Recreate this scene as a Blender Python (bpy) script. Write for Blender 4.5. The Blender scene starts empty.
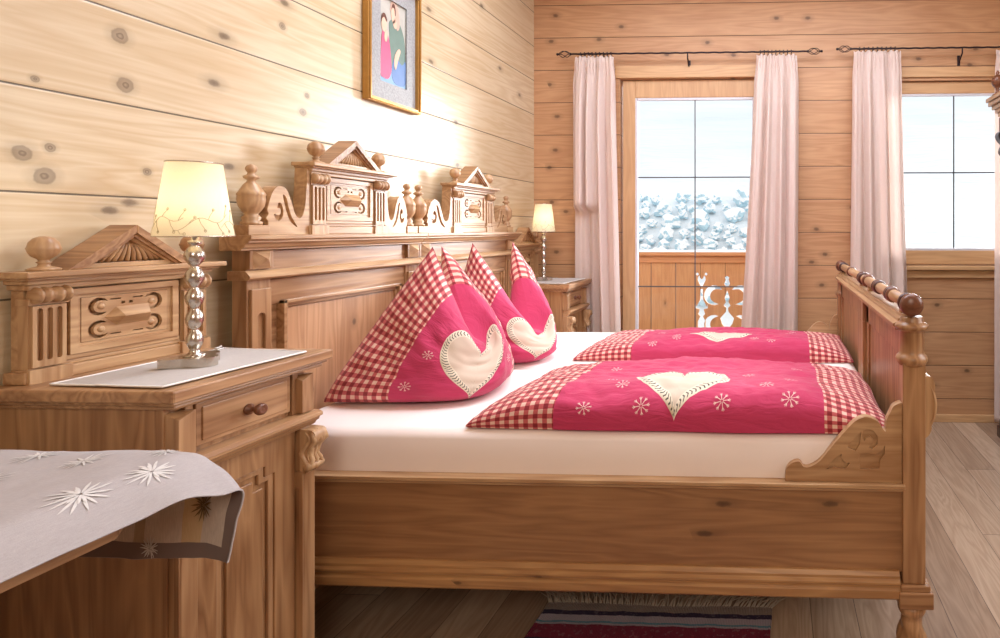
import bpy, bmesh, math, random
from mathutils import Vector, Matrix, noise
from mathutils.geometry import tessellate_polygon

random.seed(7)
S = bpy.context.scene
COL = S.collection
PI = math.pi
sin, cos = math.sin, math.cos

# ------------------------------------------------------------------ camera
YAW = math.atan(20 / 540)
CAM_H = 1.28
cd = bpy.data.cameras.new('camera')
cd.sensor_fit = 'HORIZONTAL'
cd.sensor_width = 36.0
cd.lens = 36.0 * 540 / 1000
cd.shift_x = -0.255
cd.shift_y = -0.090
cd.clip_start = 0.05
cd.clip_end = 300
cam = bpy.data.objects.new('camera', cd)
COL.objects.link(cam)
cam.location = (0, 0, CAM_H)
cam.rotation_euler = (PI / 2, 0, YAW)
S.camera = cam

# ------------------------------------------------------------------ world, sun, added fill lights, exposure
W = bpy.data.worlds.new('overcast_sky')
S.world = W
W.use_nodes = True
bg = W.node_tree.nodes['Background']
bg.inputs[0].default_value = (0.97, 0.99, 1.0, 1)
bg.inputs[1].default_value = 1.3

def lamp(name, kind, loc, color, energy, **kw):
    d = bpy.data.lights.new(name, kind)
    d.color = color
    d.energy = energy
    aim = kw.pop('aim', None)
    for k, v in kw.items():
        setattr(d, k, v)
    o = bpy.data.objects.new(name, d)
    COL.objects.link(o)
    o.location = loc
    if aim is not None:
        o.rotation_euler = (Vector(aim) - Vector(loc)).to_track_quat('-Z', 'Y').to_euler()
    return o

lamp('low_hazy_sun', 'SUN', (6, 14, 5), (0.95, 0.97, 1.0), 12.0, angle=math.radians(34), aim=(6 - 1.0, 14 - 1.55, 5 - 0.42))
lamp('warm_fill_light', 'AREA', (0.2, -1.2, 2.3), (1.0, 0.88, 0.74), 29, shape='DISK', size=1.2, aim=(-0.2, 2.2, 0.7))  # added warm fill behind the camera, no lamp fixture there
lamp('side_fill_light', 'AREA', (2.0, 1.5, 1.8), (0.90, 0.94, 1.0), 34, shape='RECTANGLE', size=1.2, size_y=1.2, aim=(-1.6, 1.7, 1.3))  # added cool fill from the right; that wall has no window
lamp('top_fill_light', 'AREA', (-0.1, 2.2, 3.0), (0.82, 0.88, 1.0), 78, shape='RECTANGLE', size=2.4, size_y=1.2, aim=(-0.1, 2.21, 0))  # added cool fill over the beds; the ceiling has no opening

S.view_settings.view_transform = 'Standard'
S.view_settings.look = 'None'
S.view_settings.gamma = 1.0
S.view_settings.use_curve_mapping = False
S.view_settings.exposure = 0.04

# ------------------------------------------------------------------ node helpers
class NT:
    def __init__(self, name):
        self.mat = bpy.data.materials.new(name)
        self.mat.use_nodes = True
        self.t = self.mat.node_tree
        self.b = self.t.nodes['Principled BSDF']
        self.out = self.t.nodes['Material Output']

    def n(self, typ, **kw):
        nd = self.t.nodes.new(typ)
        for k, v in kw.items():
            setattr(nd, k, v)
        return nd

    def put(self, sock, v):
        if v is None:
            return
        if isinstance(v, bpy.types.NodeSocket):
            self.t.links.new(v, sock)
        else:
            sock.default_value = v

    def m(self, op, a, b=None, c=None, clamp=False):
        nd = self.n('ShaderNodeMath', operation=op)
        nd.use_clamp = clamp
        self.put(nd.inputs[0], a)
        self.put(nd.inputs[1], b)
        self.put(nd.inputs[2], c)
        return nd.outputs[0]

    def vm(self, op, a, b=None, scale=None):
        nd = self.n('ShaderNodeVectorMath', operation=op)
        self.put(nd.inputs[0], a)
        self.put(nd.inputs[1], b)
        if scale is not None:
            self.put(nd.inputs['Scale'], scale)
        return nd.outputs['Value'] if op in ('DISTANCE', 'LENGTH', 'DOT_PRODUCT') else nd.outputs[0]

    def sep(self, v):
        nd = self.n('ShaderNodeSeparateXYZ')
        self.put(nd.inputs[0], v)
        return nd.outputs

    def comb(self, x=0.0, y=0.0, z=0.0):
        nd = self.n('ShaderNodeCombineXYZ')
        for i, v in enumerate((x, y, z)):
            self.put(nd.inputs[i], v)
        return nd.outputs[0]

    def mix(self, fac, a, b, mode='MIX'):
        nd = self.n('ShaderNodeMix', data_type='RGBA', blend_type=mode)
        self.put(nd.inputs[0], fac)
        self.put(nd.inputs[6], a if isinstance(a, bpy.types.NodeSocket) else tuple(a)[:3] + (1,))
        self.put(nd.inputs[7], b if isinstance(b, bpy.types.NodeSocket) else tuple(b)[:3] + (1,))
        return nd.outputs[2]

    def ramp(self, fac, stops, interp='LINEAR'):
        nd = self.n('ShaderNodeValToRGB')
        nd.color_ramp.interpolation = interp
        el = nd.color_ramp.elements
        while len(el) < len(stops):
            el.new(0.5)
        for e, (p, c) in zip(el, stops):
            e.position = p
            e.color = (c, c, c, 1) if isinstance(c, (int, float)) else tuple(c)[:3] + (1,)
        self.put(nd.inputs[0], fac)
        return nd.outputs[0]

    def noise(self, vec, scale, detail=4, rough=0.55, dist=0.0):
        nd = self.n('ShaderNodeTexNoise')
        self.put(nd.inputs['Vector'], vec)
        nd.inputs['Scale'].default_value = scale
        nd.inputs['Detail'].default_value = detail
        nd.inputs['Roughness'].default_value = rough
        nd.inputs['Distortion'].default_value = dist
        return nd.outputs[0]

    def coord(self, which='Object'):
        return self.n('ShaderNodeTexCoord').outputs[which]

    def bump(self, h, strength=0.2, dist=0.01):
        nd = self.n('ShaderNodeBump')
        nd.inputs['Strength'].default_value = strength
        nd.inputs['Distance'].default_value = dist
        self.put(nd.inputs['Height'], h)
        self.t.links.new(nd.outputs[0], self.b.inputs['Normal'])

    def color(self, c):
        self.put(self.b.inputs['Base Color'], c if isinstance(c, bpy.types.NodeSocket) else tuple(c)[:3] + (1,))

    def set(self, **kw):
        for k, v in kw.items():
            self.put(self.b.inputs[k.replace('_', ' ')], v)


def srgb(r, g, b):
    f = lambda c: (c / 255 / 12.92) if c <= 10 else ((c / 255 + 0.055) / 1.055) ** 2.4
    return (f(r), f(g), f(b))


def wood(name, light, dark, grain, rough=0.42, knots=0.55, plank=None, knot_list=(), contrast=1.0, knot2d=None):
    """procedural solid wood; grain = axis the fibres run along; plank = (axis, start, pitch)"""
    N = NT(name)
    obj = N.coord('Object')
    vec = obj
    info = N.n('ShaderNodeObjectInfo')
    seam = None
    tone = None
    if plank:
        ax, z0, h = plank
        c = N.sep(obj)[ax]
        q = N.m('DIVIDE', N.m('SUBTRACT', c, z0), h)
        idx = N.m('FLOOR', q)
        wn = N.n('ShaderNodeTexWhiteNoise', noise_dimensions='1D')
        N.put(wn.inputs['W'], N.m('ADD', idx, 3.7))
        vec = N.vm('ADD', obj, N.vm('SCALE', wn.outputs['Color'], scale=9.0))
        fr = N.m('FRACT', q)
        edge = N.m('MULTIPLY', N.m('MINIMUM', fr, N.m('SUBTRACT', 1.0, fr)), h)
        seam = N.m('LESS_THAN', edge, 0.0022)
        tone = wn.outputs['Value']
        groove = N.m('SUBTRACT', 1.0, N.m('DIVIDE', N.m('MINIMUM', edge, 0.006), 0.006))
    else:
        vec = N.vm('ADD', obj, N.vm('SCALE', N.comb(info.outputs['Random'], info.outputs['Random'], info.outputs['Random']), scale=5.0))
    gi = 'XYZ'.index(grain)
    mp = N.n('ShaderNodeMapping')
    N.put(mp.inputs['Vector'], vec)
    s = [7.0, 7.0, 7.0]
    s[gi] = 0.55
    mp.inputs['Scale'].default_value = s
    rings = N.noise(mp.outputs[0], 1.5, 3, 0.5, 0.35)
    bands = N.m('FRACT', N.m('MULTIPLY', rings, 9.0))
    bands = N.m('ABSOLUTE', N.m('SUBTRACT', N.m('MULTIPLY', bands, 2.0), 1.0))
    mp2 = N.n('ShaderNodeMapping')
    N.put(mp2.inputs['Vector'], vec)
    s2 = [130.0, 130.0, 130.0]
    s2[gi] = 2.5
    mp2.inputs['Scale'].default_value = s2
    fine = N.noise(mp2.outputs[0], 1.0, 4, 0.7)
    blot = N.noise(vec, 2.2, 3, 0.5)
    f = N.m('ADD', N.m('MULTIPLY', bands, 0.45), N.m('ADD', N.m('MULTIPLY', fine, 0.45), N.m('MULTIPLY', N.m('SUBTRACT', blot, 0.5), 0.9)))
    f = N.m('MULTIPLY', f, contrast, clamp=True)
    col = N.mix(f, light, dark)
    if tone is not None:
        col = N.mix(N.m('MULTIPLY', tone, 0.30), col, N.mix(0.5, dark, light))
    knotm = None
    if knots > 0:
        mk = N.n('ShaderNodeMapping')
        N.put(mk.inputs['Vector'], vec)
        s3 = [7.5, 7.5, 7.5]
        s3[gi] = 3.6
        mk.inputs['Scale'].default_value = s3
        vo = N.n('ShaderNodeTexVoronoi')
        if knot2d:
            vo.voronoi_dimensions = '2D'
            ia, ib, sa, sb = knot2d
            cs = N.sep(obj)
            N.put(vo.inputs['Vector'], N.comb(N.m('MULTIPLY', N.m('ADD', cs[ia], 7.3), sa), N.m('MULTIPLY', N.m('ADD', cs[ib], 3.1), sb), 0.0))
        else:
            N.put(vo.inputs['Vector'], mk.outputs[0])
        vo.inputs['Scale'].default_value = 1.0
        pick = N.m('LESS_THAN', N.sep(vo.outputs['Color'])[0], knots)
        wob = N.m('ADD', vo.outputs['Distance'], N.m('MULTIPLY', N.m('SUBTRACT', N.noise(vec, 60, 2), 0.5), 0.05))
        kn = N.m('MULTIPLY', N.ramp(wob, [(0.0, 1.0), (0.05, 0.85), (0.085, 0.30), (0.22, 0.0)]), pick)
        knotm = kn
    for (p, r) in knot_list:
        dv = N.vm('SUBTRACT', obj, p)
        w = N.m('ADD', N.m('DIVIDE', N.vm('LENGTH', dv), r), N.m('MULTIPLY', N.m('SUBTRACT', N.noise(obj, 45, 2), 0.5), 0.6))
        kk = N.ramp(N.m('MULTIPLY', w, 0.4), [(0.0, 0.55), (0.14, 0.95), (0.20, 0.62), (0.36, 0.72), (0.42, 0.25), (0.8, 0.0)])
        knotm = kk if knotm is None else N.m('MAXIMUM', knotm, kk)
    if knotm is not None:
        col = N.mix(N.m('MULTIPLY', knotm, 0.85), col, N.mix(0.5, tuple(c * 0.22 for c in dark), (0.10, 0.05, 0.025)))
    h = f
    if seam is not None:
        col = N.mix(N.m('MULTIPLY', seam, 0.85), col, tuple(c * 0.10 for c in dark))
        h = N.m('SUBTRACT', N.m('MULTIPLY', f, 0.12), N.m('MULTIPLY', groove, 1.0))
    N.color(col)
    N.set(Roughness=rough)
    N.bump(h, 0.35 if seam is not None else 0.12, 0.004)
    return N.mat


def plain(name, col, rough=0.5, metal=0.0, noise_amt=0.10, scale=40, bump=0.0, **kw):
    N = NT(name)
    v = N.noise(N.coord(), scale, 4)
    N.color(N.mix(v, tuple(c * (1 - noise_amt) for c in col), tuple(min(1, c * (1 + noise_amt)) for c in col)))
    N.set(Roughness=rough, Metallic=metal, **kw)
    if bump:
        N.bump(v, bump, 0.003)
    return N.mat


M = {}
# pine log walls and boards
WL, WD = srgb(222, 190, 154), srgb(190, 150, 110)
left_knots = [((-1.65, 1.301, 1.767), .019), ((-1.65, 1.312, 1.646), .018), ((-1.65, 1.829, 1.689), .014), ((-1.65, 1.124, 1.447), .018),
              ((-1.65, 1.16, 1.40), .02), ((-1.65, 1.17, 1.465), .010), ((-1.65, 1.145, 1.615), .008), ((-1.65, 1.845, 1.75), .010), ((-1.65, 1.36, 1.43), .010), ((-1.65, 1.75, 1.96), .012)]
M['wall_left'] = wood('pine_log_wall', srgb(222, 205, 174), srgb(190, 160, 116), 'Y', 0.36, 0.30, (2, 1.128, 0.2335), left_knots, 1.0, knot2d=(1, 2, 4.2, 7.0))
M['wall_back'] = wood('pine_plank_wall', srgb(206, 162, 120), srgb(168, 120, 82), 'X', 0.5, 0.55, (2, 0.150, 0.2215), knot2d=(0, 2, 4.0, 6.2))
M['wall_other'] = wood('pine_plank_side_wall', WL, WD, 'Y', 0.5, 0.3, (2, 0.150, 0.2215))
M['ceiling'] = wood('pine_ceiling', WL, WD, 'Y', 0.5, 0.3, (0, 0.05, 0.18))
M['trim'] = wood('pine_trim', srgb(216, 176, 130), srgb(188, 144, 100), 'X', 0.45, 0.1)
M['trim_z'] = wood('pine_trim_upright', srgb(212, 172, 128), srgb(184, 140, 98), 'Z', 0.45, 0.1)
# antique furniture wood
FL, FD = srgb(190, 148, 106), srgb(132, 90, 56)
for a in 'XYZ':
    M['bed' + a] = wood('antique_pine_' + a.lower(), FL, FD, a, 0.36, 0.2, contrast=1.25)
    M['carve' + a] = wood('carved_pine_' + a.lower(), srgb(204, 168, 126), srgb(156, 114, 76), a, 0.36, 0.0, contrast=1.2)
M['rail'] = wood('antique_pine_rail', srgb(176, 132, 90), srgb(130, 90, 58), 'X', 0.38, 0.20, knot2d=(0, 2, 3.0, 8.5))
M['rail_foot'] = wood('knotty_pine_moulding', srgb(194, 150, 98), srgb(150, 106, 66), 'X', 0.38, 0.35, knot2d=(0, 2, 4.6, 14.0))
M['field'] = wood('knotty_headboard_pine', srgb(194, 148, 108), srgb(146, 102, 68), 'Z', 0.36, 0.6, knot2d=(2, 1, 5.5, 8.5))
M['cabinet'] = wood('antique_pine_cabinet', srgb(186, 142, 98), srgb(130, 88, 54), 'Z', 0.4, 0.10, contrast=1.2)
M['recess'] = wood('stained_recess_wood', srgb(126, 80, 50), srgb(88, 52, 30), 'Z', 0.55, 0.0)
M['darkwood'] = wood('dark_walnut', srgb(74, 44, 36), srgb(36, 20, 18), 'Z', 0.3, 0.0)
M['rodwood'] = wood('dark_turned_wood', srgb(128, 80, 54), srgb(84, 48, 32), 'Y', 0.32, 0.0)
M['brown_ring'] = plain('dark_brown_ring_wood', srgb(70, 36, 26), 0.3, 0, 0.2)


def floor_material():
    N = NT('oak_floor_boards')
    o = N.coord()
    x, y, z = N.sep(o)
    q = N.m('DIVIDE', N.m('ADD', x, 0.03), 0.15)
    idx = N.m('FLOOR', q)
    wn = N.n('ShaderNodeTexWhiteNoise', noise_dimensions='1D')
    N.put(wn.inputs['W'], idx)
    r = N.m('ADD', N.m('DIVIDE', y, 1.5), N.m('MULTIPLY', wn.outputs['Value'], 7.0))
    ridx = N.m('FLOOR', r)
    w2 = N.n('ShaderNodeTexWhiteNoise', noise_dimensions='2D')
    N.put(w2.inputs['Vector'], N.comb(idx, ridx, 0.0))
    vec = N.vm('ADD', o, N.vm('SCALE', w2.outputs['Color'], scale=8.0))
    mp = N.n('ShaderNodeMapping')
    N.put(mp.inputs['Vector'], vec)
    mp.inputs['Scale'].default_value = (9, 0.9, 9)
    rings = N.noise(mp.outputs[0], 1.3, 3, 0.5, 0.5)
    bands = N.m('ABSOLUTE', N.m('SUBTRACT', N.m('MULTIPLY', N.m('FRACT', N.m('MULTIPLY', rings, 10.0)), 2.0), 1.0))
    mp2 = N.n('ShaderNodeMapping')
    N.put(mp2.inputs['Vector'], vec)
    mp2.inputs['Scale'].default_value = (170, 4, 170)
    fine = N.noise(mp2.outputs[0], 1.0, 3)
    f = N.m('ADD', N.m('MULTIPLY', bands, 0.45), N.m('MULTIPLY', fine, 0.55))
    c1 = N.mix(w2.outputs['Value'], srgb(208, 186, 162), srgb(168, 142, 118))
    c2 = N.mix(w2.outputs['Value'], srgb(168, 140, 114), srgb(124, 98, 78))
    col = N.mix(f, c1, c2)
    fr = N.m('FRACT', q)
    e1 = N.m('MULTIPLY', N.m('MINIMUM', fr, N.m('SUBTRACT', 1.0, fr)), 0.15)
    fr2 = N.m('FRACT', r)
    e2 = N.m('MULTIPLY', N.m('MINIMUM', fr2, N.m('SUBTRACT', 1.0, fr2)), 1.5)
    gap = N.m('LESS_THAN', N.m('MINIMUM', e1, e2), 0.0013)
    col = N.mix(N.m('MULTIPLY', gap, 0.8), col, (0.05, 0.03, 0.02))
    N.color(col)
    N.set(Roughness=0.32)
    N.bump(N.m('SUBTRACT', N.m('MULTIPLY', f, 0.5), gap), 0.2, 0.003)
    return N.mat


M['floor'] = floor_material()


def fabric_check(name, b0, b1, vmax=99.0, pitch=0.029):
    """rose cotton with gingham bands where u<b0 or u>b1 (u in metres, from the UV map)"""
    N = NT(name)
    u, v, _ = N.sep(N.coord('UV'))
    sx = N.m('LESS_THAN', N.m('FRACT', N.m('DIVIDE', N.m('ADD', u, 10.0), pitch)), 0.5)
    sy = N.m('LESS_THAN', N.m('FRACT', N.m('DIVIDE', N.m('ADD', v, 10.0), pitch)), 0.5)
    s = N.m('MULTIPLY', N.m('ADD', sx, sy), 0.5)
    gc = N.ramp(s, [(0.0, srgb(240, 202, 186)), (0.25, srgb(200, 96, 98)), (0.75, srgb(142, 36, 46))], 'CONSTANT')
    band = N.m('MAXIMUM', N.m('LESS_THAN', u, b0), N.m('GREATER_THAN', u, b1))
    nz = N.noise(N.coord(), 14, 4)
    red = N.mix(nz, srgb(202, 58, 102), srgb(188, 50, 92))
    weave = N.n('ShaderNodeTexNoise')
    N.put(weave.inputs['Vector'], N.coord('UV'))
    weave.inputs['Scale'].default_value = 900
    weave.inputs['Detail'].default_value = 1
    N.color(N.mix(band, red, gc))
    N.set(Roughness=0.85, Sheen_Weight=0.15)
    mw = N.n('ShaderNodeMapping'); N.put(mw.inputs['Vector'], N.coord('UV')); mw.inputs['Scale'].default_value = (9, 26, 10); mw.inputs['Rotation'].default_value = (0, 0, .35)
    crease = N.noise(mw.outputs[0], 1.0, 3, .5, 1.2)
    N.bump(N.m('ADD', N.m('MULTIPLY', weave.outputs[0], .06), crease), 0.55, 0.012)
    return N.mat


M['duvet'] = fabric_check('rose_check_duvet_cotton', 0.27, 1.07)
M['pillow'] = fabric_check('rose_check_pillow_cotton', -0.235, 0.27)
M['stitch'] = plain('white_stitching', srgb(246, 214, 206), 0.9)
M['sheet'] = plain('white_sheet_cotton', srgb(250, 238, 232), 0.9, 0, 0.02, 8, 0.1)


def heart_material():
    # u = distance along the outline / spacing, v = distance in from the edge (metres)
    N = NT('cream_heart_applique')
    u, v, _ = N.sep(N.coord('UV'))
    fr = N.m('FRACT', u)
    dm = N.m('ABSOLUTE', N.m('SUBTRACT', v, 0.0145))
    chev = N.m('ABSOLUTE', N.m('SUBTRACT', N.m('ADD', fr, N.m('MULTIPLY', dm, -45.0)), 0.28))
    leaf = N.m('MULTIPLY', N.m('LESS_THAN', chev, 0.17), N.m('LESS_THAN', dm, 0.0095))
    edge = N.m('LESS_THAN', v, 0.028)
    c = N.mix(edge, srgb(214, 196, 176), srgb(230, 218, 196))
    c = N.mix(leaf, c, srgb(92, 88, 78))
    N.color(c)
    N.set(Roughness=0.9)
    return N.mat


M['heart'] = heart_material()


def linen(name, base, rough=0.9):
    N = NT(name)
    o = N.coord()
    mp = N.n('ShaderNodeMapping'); N.put(mp.inputs['Vector'], o); mp.inputs['Scale'].default_value = (900, 90, 90)
    mp2 = N.n('ShaderNodeMapping'); N.put(mp2.inputs['Vector'], o); mp2.inputs['Scale'].default_value = (90, 900, 900)
    f = N.m('ADD', N.m('MULTIPLY', N.noise(mp.outputs[0], 1, 2), 0.5), N.m('MULTIPLY', N.noise(mp2.outputs[0], 1, 2), 0.5))
    N.color(N.mix(f, tuple(c * 0.72 for c in base), tuple(min(1, c * 1.22) for c in base)))
    N.set(Roughness=rough)
    N.bump(f, 0.3, 0.001)
    return N.mat


M['linen'] = linen('grey_lilac_linen', srgb(168, 160, 158))
M['runner'] = linen('pale_grey_runner_linen', srgb(188, 181, 176))
M['runner_edge'] = plain('white_runner_border', srgb(232, 228, 224), 0.9)


def cloth_back():
    N = NT('beige_cloth_reverse')
    u, v, _ = N.sep(N.coord('UV'))
    o = N.coord()
    mp = N.n('ShaderNodeMapping'); N.put(mp.inputs['Vector'], o); mp.inputs['Scale'].default_value = (500, 500, 60)
    f = N.noise(mp.outputs[0], 1, 2)
    c = N.mix(f, srgb(176, 160, 148), srgb(214, 198, 184))
    g1 = N.m('LESS_THAN', N.m('ABSOLUTE', N.m('SUBTRACT', u, 0.105)), 0.022)
    c = N.mix(N.m('MULTIPLY', g1, 0.55), c, srgb(208, 170, 100))
    g2 = N.m('LESS_THAN', N.m('ABSOLUTE', N.m('SUBTRACT', u, 0.215)), 0.012)
    c = N.mix(N.m('MULTIPLY', g2, 0.6), c, srgb(150, 124, 84))
    hem = N.m('MAXIMUM', N.m('LESS_THAN', u, 0.020), N.m('LESS_THAN', v, 0.026))
    c = N.mix(hem, c, srgb(122, 104, 98))
    N.color(c)
    N.set(Roughness=0.9)
    return N.mat


M['cloth_back'] = cloth_back()
M['emb'] = plain('white_embroidery', srgb(204, 199, 194), 0.8)
M['emb_gold'] = plain('dark_gold_reverse_embroidery', srgb(126, 100, 62), 0.8)
M['nickel'] = plain('brushed_nickel', srgb(200, 192, 180), 0.26, 1.0, 0.06, 120)
M['iron'] = plain('wrought_iron', srgb(54, 44, 48), 0.4, 0.7, 0.2, 90)
M['gold'] = plain('antique_gold_leaf', srgb(176, 130, 66), 0.35, 0.55, 0.25, 60)
M['plastic'] = plain('grey_window_gasket', srgb(214, 214, 220), 0.4)
M['muntin'] = plain('dark_glazing_bar', srgb(84, 80, 84), 0.4)
M['cord'] = plain('pale_cable_plastic', srgb(206, 200, 190), 0.5)


def curtain_material():
    N = NT('cream_curtain_cloth')
    o = N.coord()
    mp = N.n('ShaderNodeMapping'); N.put(mp.inputs['Vector'], o); mp.inputs['Scale'].default_value = (400, 400, 30)
    f = N.noise(mp.outputs[0], 1, 2)
    col = N.mix(f, srgb(238, 222, 214), srgb(250, 238, 230))
    N.color(col)
    N.set(Roughness=0.9)
    tr = N.n('ShaderNodeBsdfTranslucent')
    N.put(tr.inputs[0], col)
    mx = N.n('ShaderNodeMixShader')
    mx.inputs[0].default_value = 0.42
    N.t.links.new(N.b.outputs[0], mx.inputs[1])
    N.t.links.new(tr.outputs[0], mx.inputs[2])
    N.t.links.new(mx.outputs[0], N.out.inputs[0])
    return N.mat


M['curtain'] = curtain_material()


def shade_material():
    N = NT('cream_lampshade_paper')
    col = N.mix(N.noise(N.coord(), 300, 2), srgb(244, 234, 204), srgb(250, 242, 216))
    N.color(col)
    N.set(Roughness=0.8)
    tr = N.n('ShaderNodeBsdfTranslucent')
    N.put(tr.inputs[0], col)
    mx = N.n('ShaderNodeMixShader')
    mx.inputs[0].default_value = 0.45
    N.t.links.new(N.b.outputs[0], mx.inputs[1])
    N.t.links.new(tr.outputs[0], mx.inputs[2])
    N.t.links.new(mx.outputs[0], N.out.inputs[0])
    return N.mat


M['shade'] = shade_material()
M['vine'] = plain('brown_vine_print', srgb(196, 180, 140), 0.8)


def bulb_material():
    N = NT('lit_bulb_glass')
    N.color((1, 0.9, 0.7))
    N.set(Emission_Color=(1.0, 0.86, 0.64, 1), Emission_Strength=6.0)
    return N.mat


M['bulb'] = bulb_material()


def glass_material():
    N = NT('clear_window_glass')
    tr = N.n('ShaderNodeBsdfTransparent')
    tr.inputs[0].default_value = (0.98, 0.99, 1.0, 1)
    gl = N.n('ShaderNodeBsdfGlossy')
    gl.inputs['Roughness'].default_value = 0.01
    lw = N.n('ShaderNodeLayerWeight')
    lw.inputs[0].default_value = 0.25
    mx = N.n('ShaderNodeMixShader')
    N.put(mx.inputs[0], N.m('MULTIPLY', lw.outputs['Fresnel'], 0.6))
    N.t.links.new(tr.outputs[0], mx.inputs[1])
    N.t.links.new(gl.outputs[0], mx.inputs[2])
    N.t.links.new(mx.outputs[0], N.out.inputs[0])
    return N.mat


M['glass'] = glass_material()


def snow_material():
    N = NT('hillside_snow')
    o = N.coord()
    mp = N.n('ShaderNodeMapping'); N.put(mp.inputs['Vector'], o)
    mp.inputs['Rotation'].default_value = (0, 0, 0.5)
    mp.inputs['Scale'].default_value = (0.12, 0.5, 0.5)
    f = N.noise(mp.outputs[0], 1.0, 5, 0.6, 0.6)
    N.color(N.mix(f, srgb(214, 222, 228), srgb(236, 239, 241)))
    N.set(Roughness=0.8)
    N.bump(f, 0.6, 0.6)
    return N.mat


M['snow'] = snow_material()
M['blue_shade'] = plain('boulder_blue_shade', srgb(184, 214, 226), 0.7, 0, 0.14, 3)  # blue shading of the snowy boulders put into their base colour
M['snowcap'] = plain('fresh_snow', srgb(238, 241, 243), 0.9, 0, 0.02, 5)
M['balcony'] = wood('balcony_larch', srgb(216, 172, 124), srgb(184, 134, 90), 'Z', 0.55, 0.35, (0, -2.015, 0.218))
M['balcony_cap'] = wood('balcony_larch_rail', srgb(216, 164, 118), srgb(186, 130, 86), 'X', 0.55, 0.1)


def rug_material():
    N = NT('woven_rag_rug')
    o = N.coord()
    x, y, z = N.sep(o)
    yy = N.m('ADD', y, N.m('MULTIPLY', N.m('SUBTRACT', N.noise(o, 60, 2), 0.5), 0.006))
    t = N.m('DIVIDE', N.m('SUBTRACT', .406, yy), 1.0)
    G, NV, LL, TE, CR, PK = srgb(160, 146, 136), srgb(48, 38, 70), srgb(186, 174, 186), srgb(92, 150, 168), srgb(132, 30, 62), srgb(198, 120, 150)
    c = N.ramp(t, [(0, G), (0.030, NV), (0.048, LL), (0.075, TE), (0.084, LL), (0.092, CR), (0.150, NV), (0.170, PK), (0.23, G), (0.30, CR), (0.42, LL), (0.50, NV), (0.60, CR), (0.75, G)], 'CONSTANT')
    tex = N.n('ShaderNodeTexWave', wave_type='BANDS', bands_direction='X')
    N.put(tex.inputs['Vector'], o)
    tex.inputs['Scale'].default_value = 60
    tex.inputs['Distortion'].default_value = 2
    sp = N.m('GREATER_THAN', N.noise(o, 70, 2), 0.60)
    c = N.mix(N.m('MULTIPLY', sp, 0.16), c, srgb(196, 186, 190))
    N.color(N.mix(N.m('MULTIPLY', tex.outputs[1], 0.3), c, (0.05, 0.03, 0.04)))
    N.set(Roughness=0.95)
    N.bump(tex.outputs[1], 0.6, 0.004)
    return N.mat


M['rug'] = rug_material()
M['fringe'] = plain('rug_fringe_yarn', srgb(188, 176, 160), 0.95)
M['mat_silver'] = plain('silver_brocade_mat', srgb(158, 158, 156), 0.6, 0.1, 0.45, 120, 0.3)
for k, c in dict(print_sky=(186, 182, 170), print_robe=(112, 134, 122), print_pink=(206, 96, 128), print_blue=(104, 134, 178), print_skin=(226, 186, 160), print_veil=(204, 170, 150), print_hair=(104, 66, 52), print_haze=(132, 168, 196)).items():
    M[k] = plain(k.replace('print', 'printed'), srgb(*c), 0.5, 0, 0.12, 30)

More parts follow.
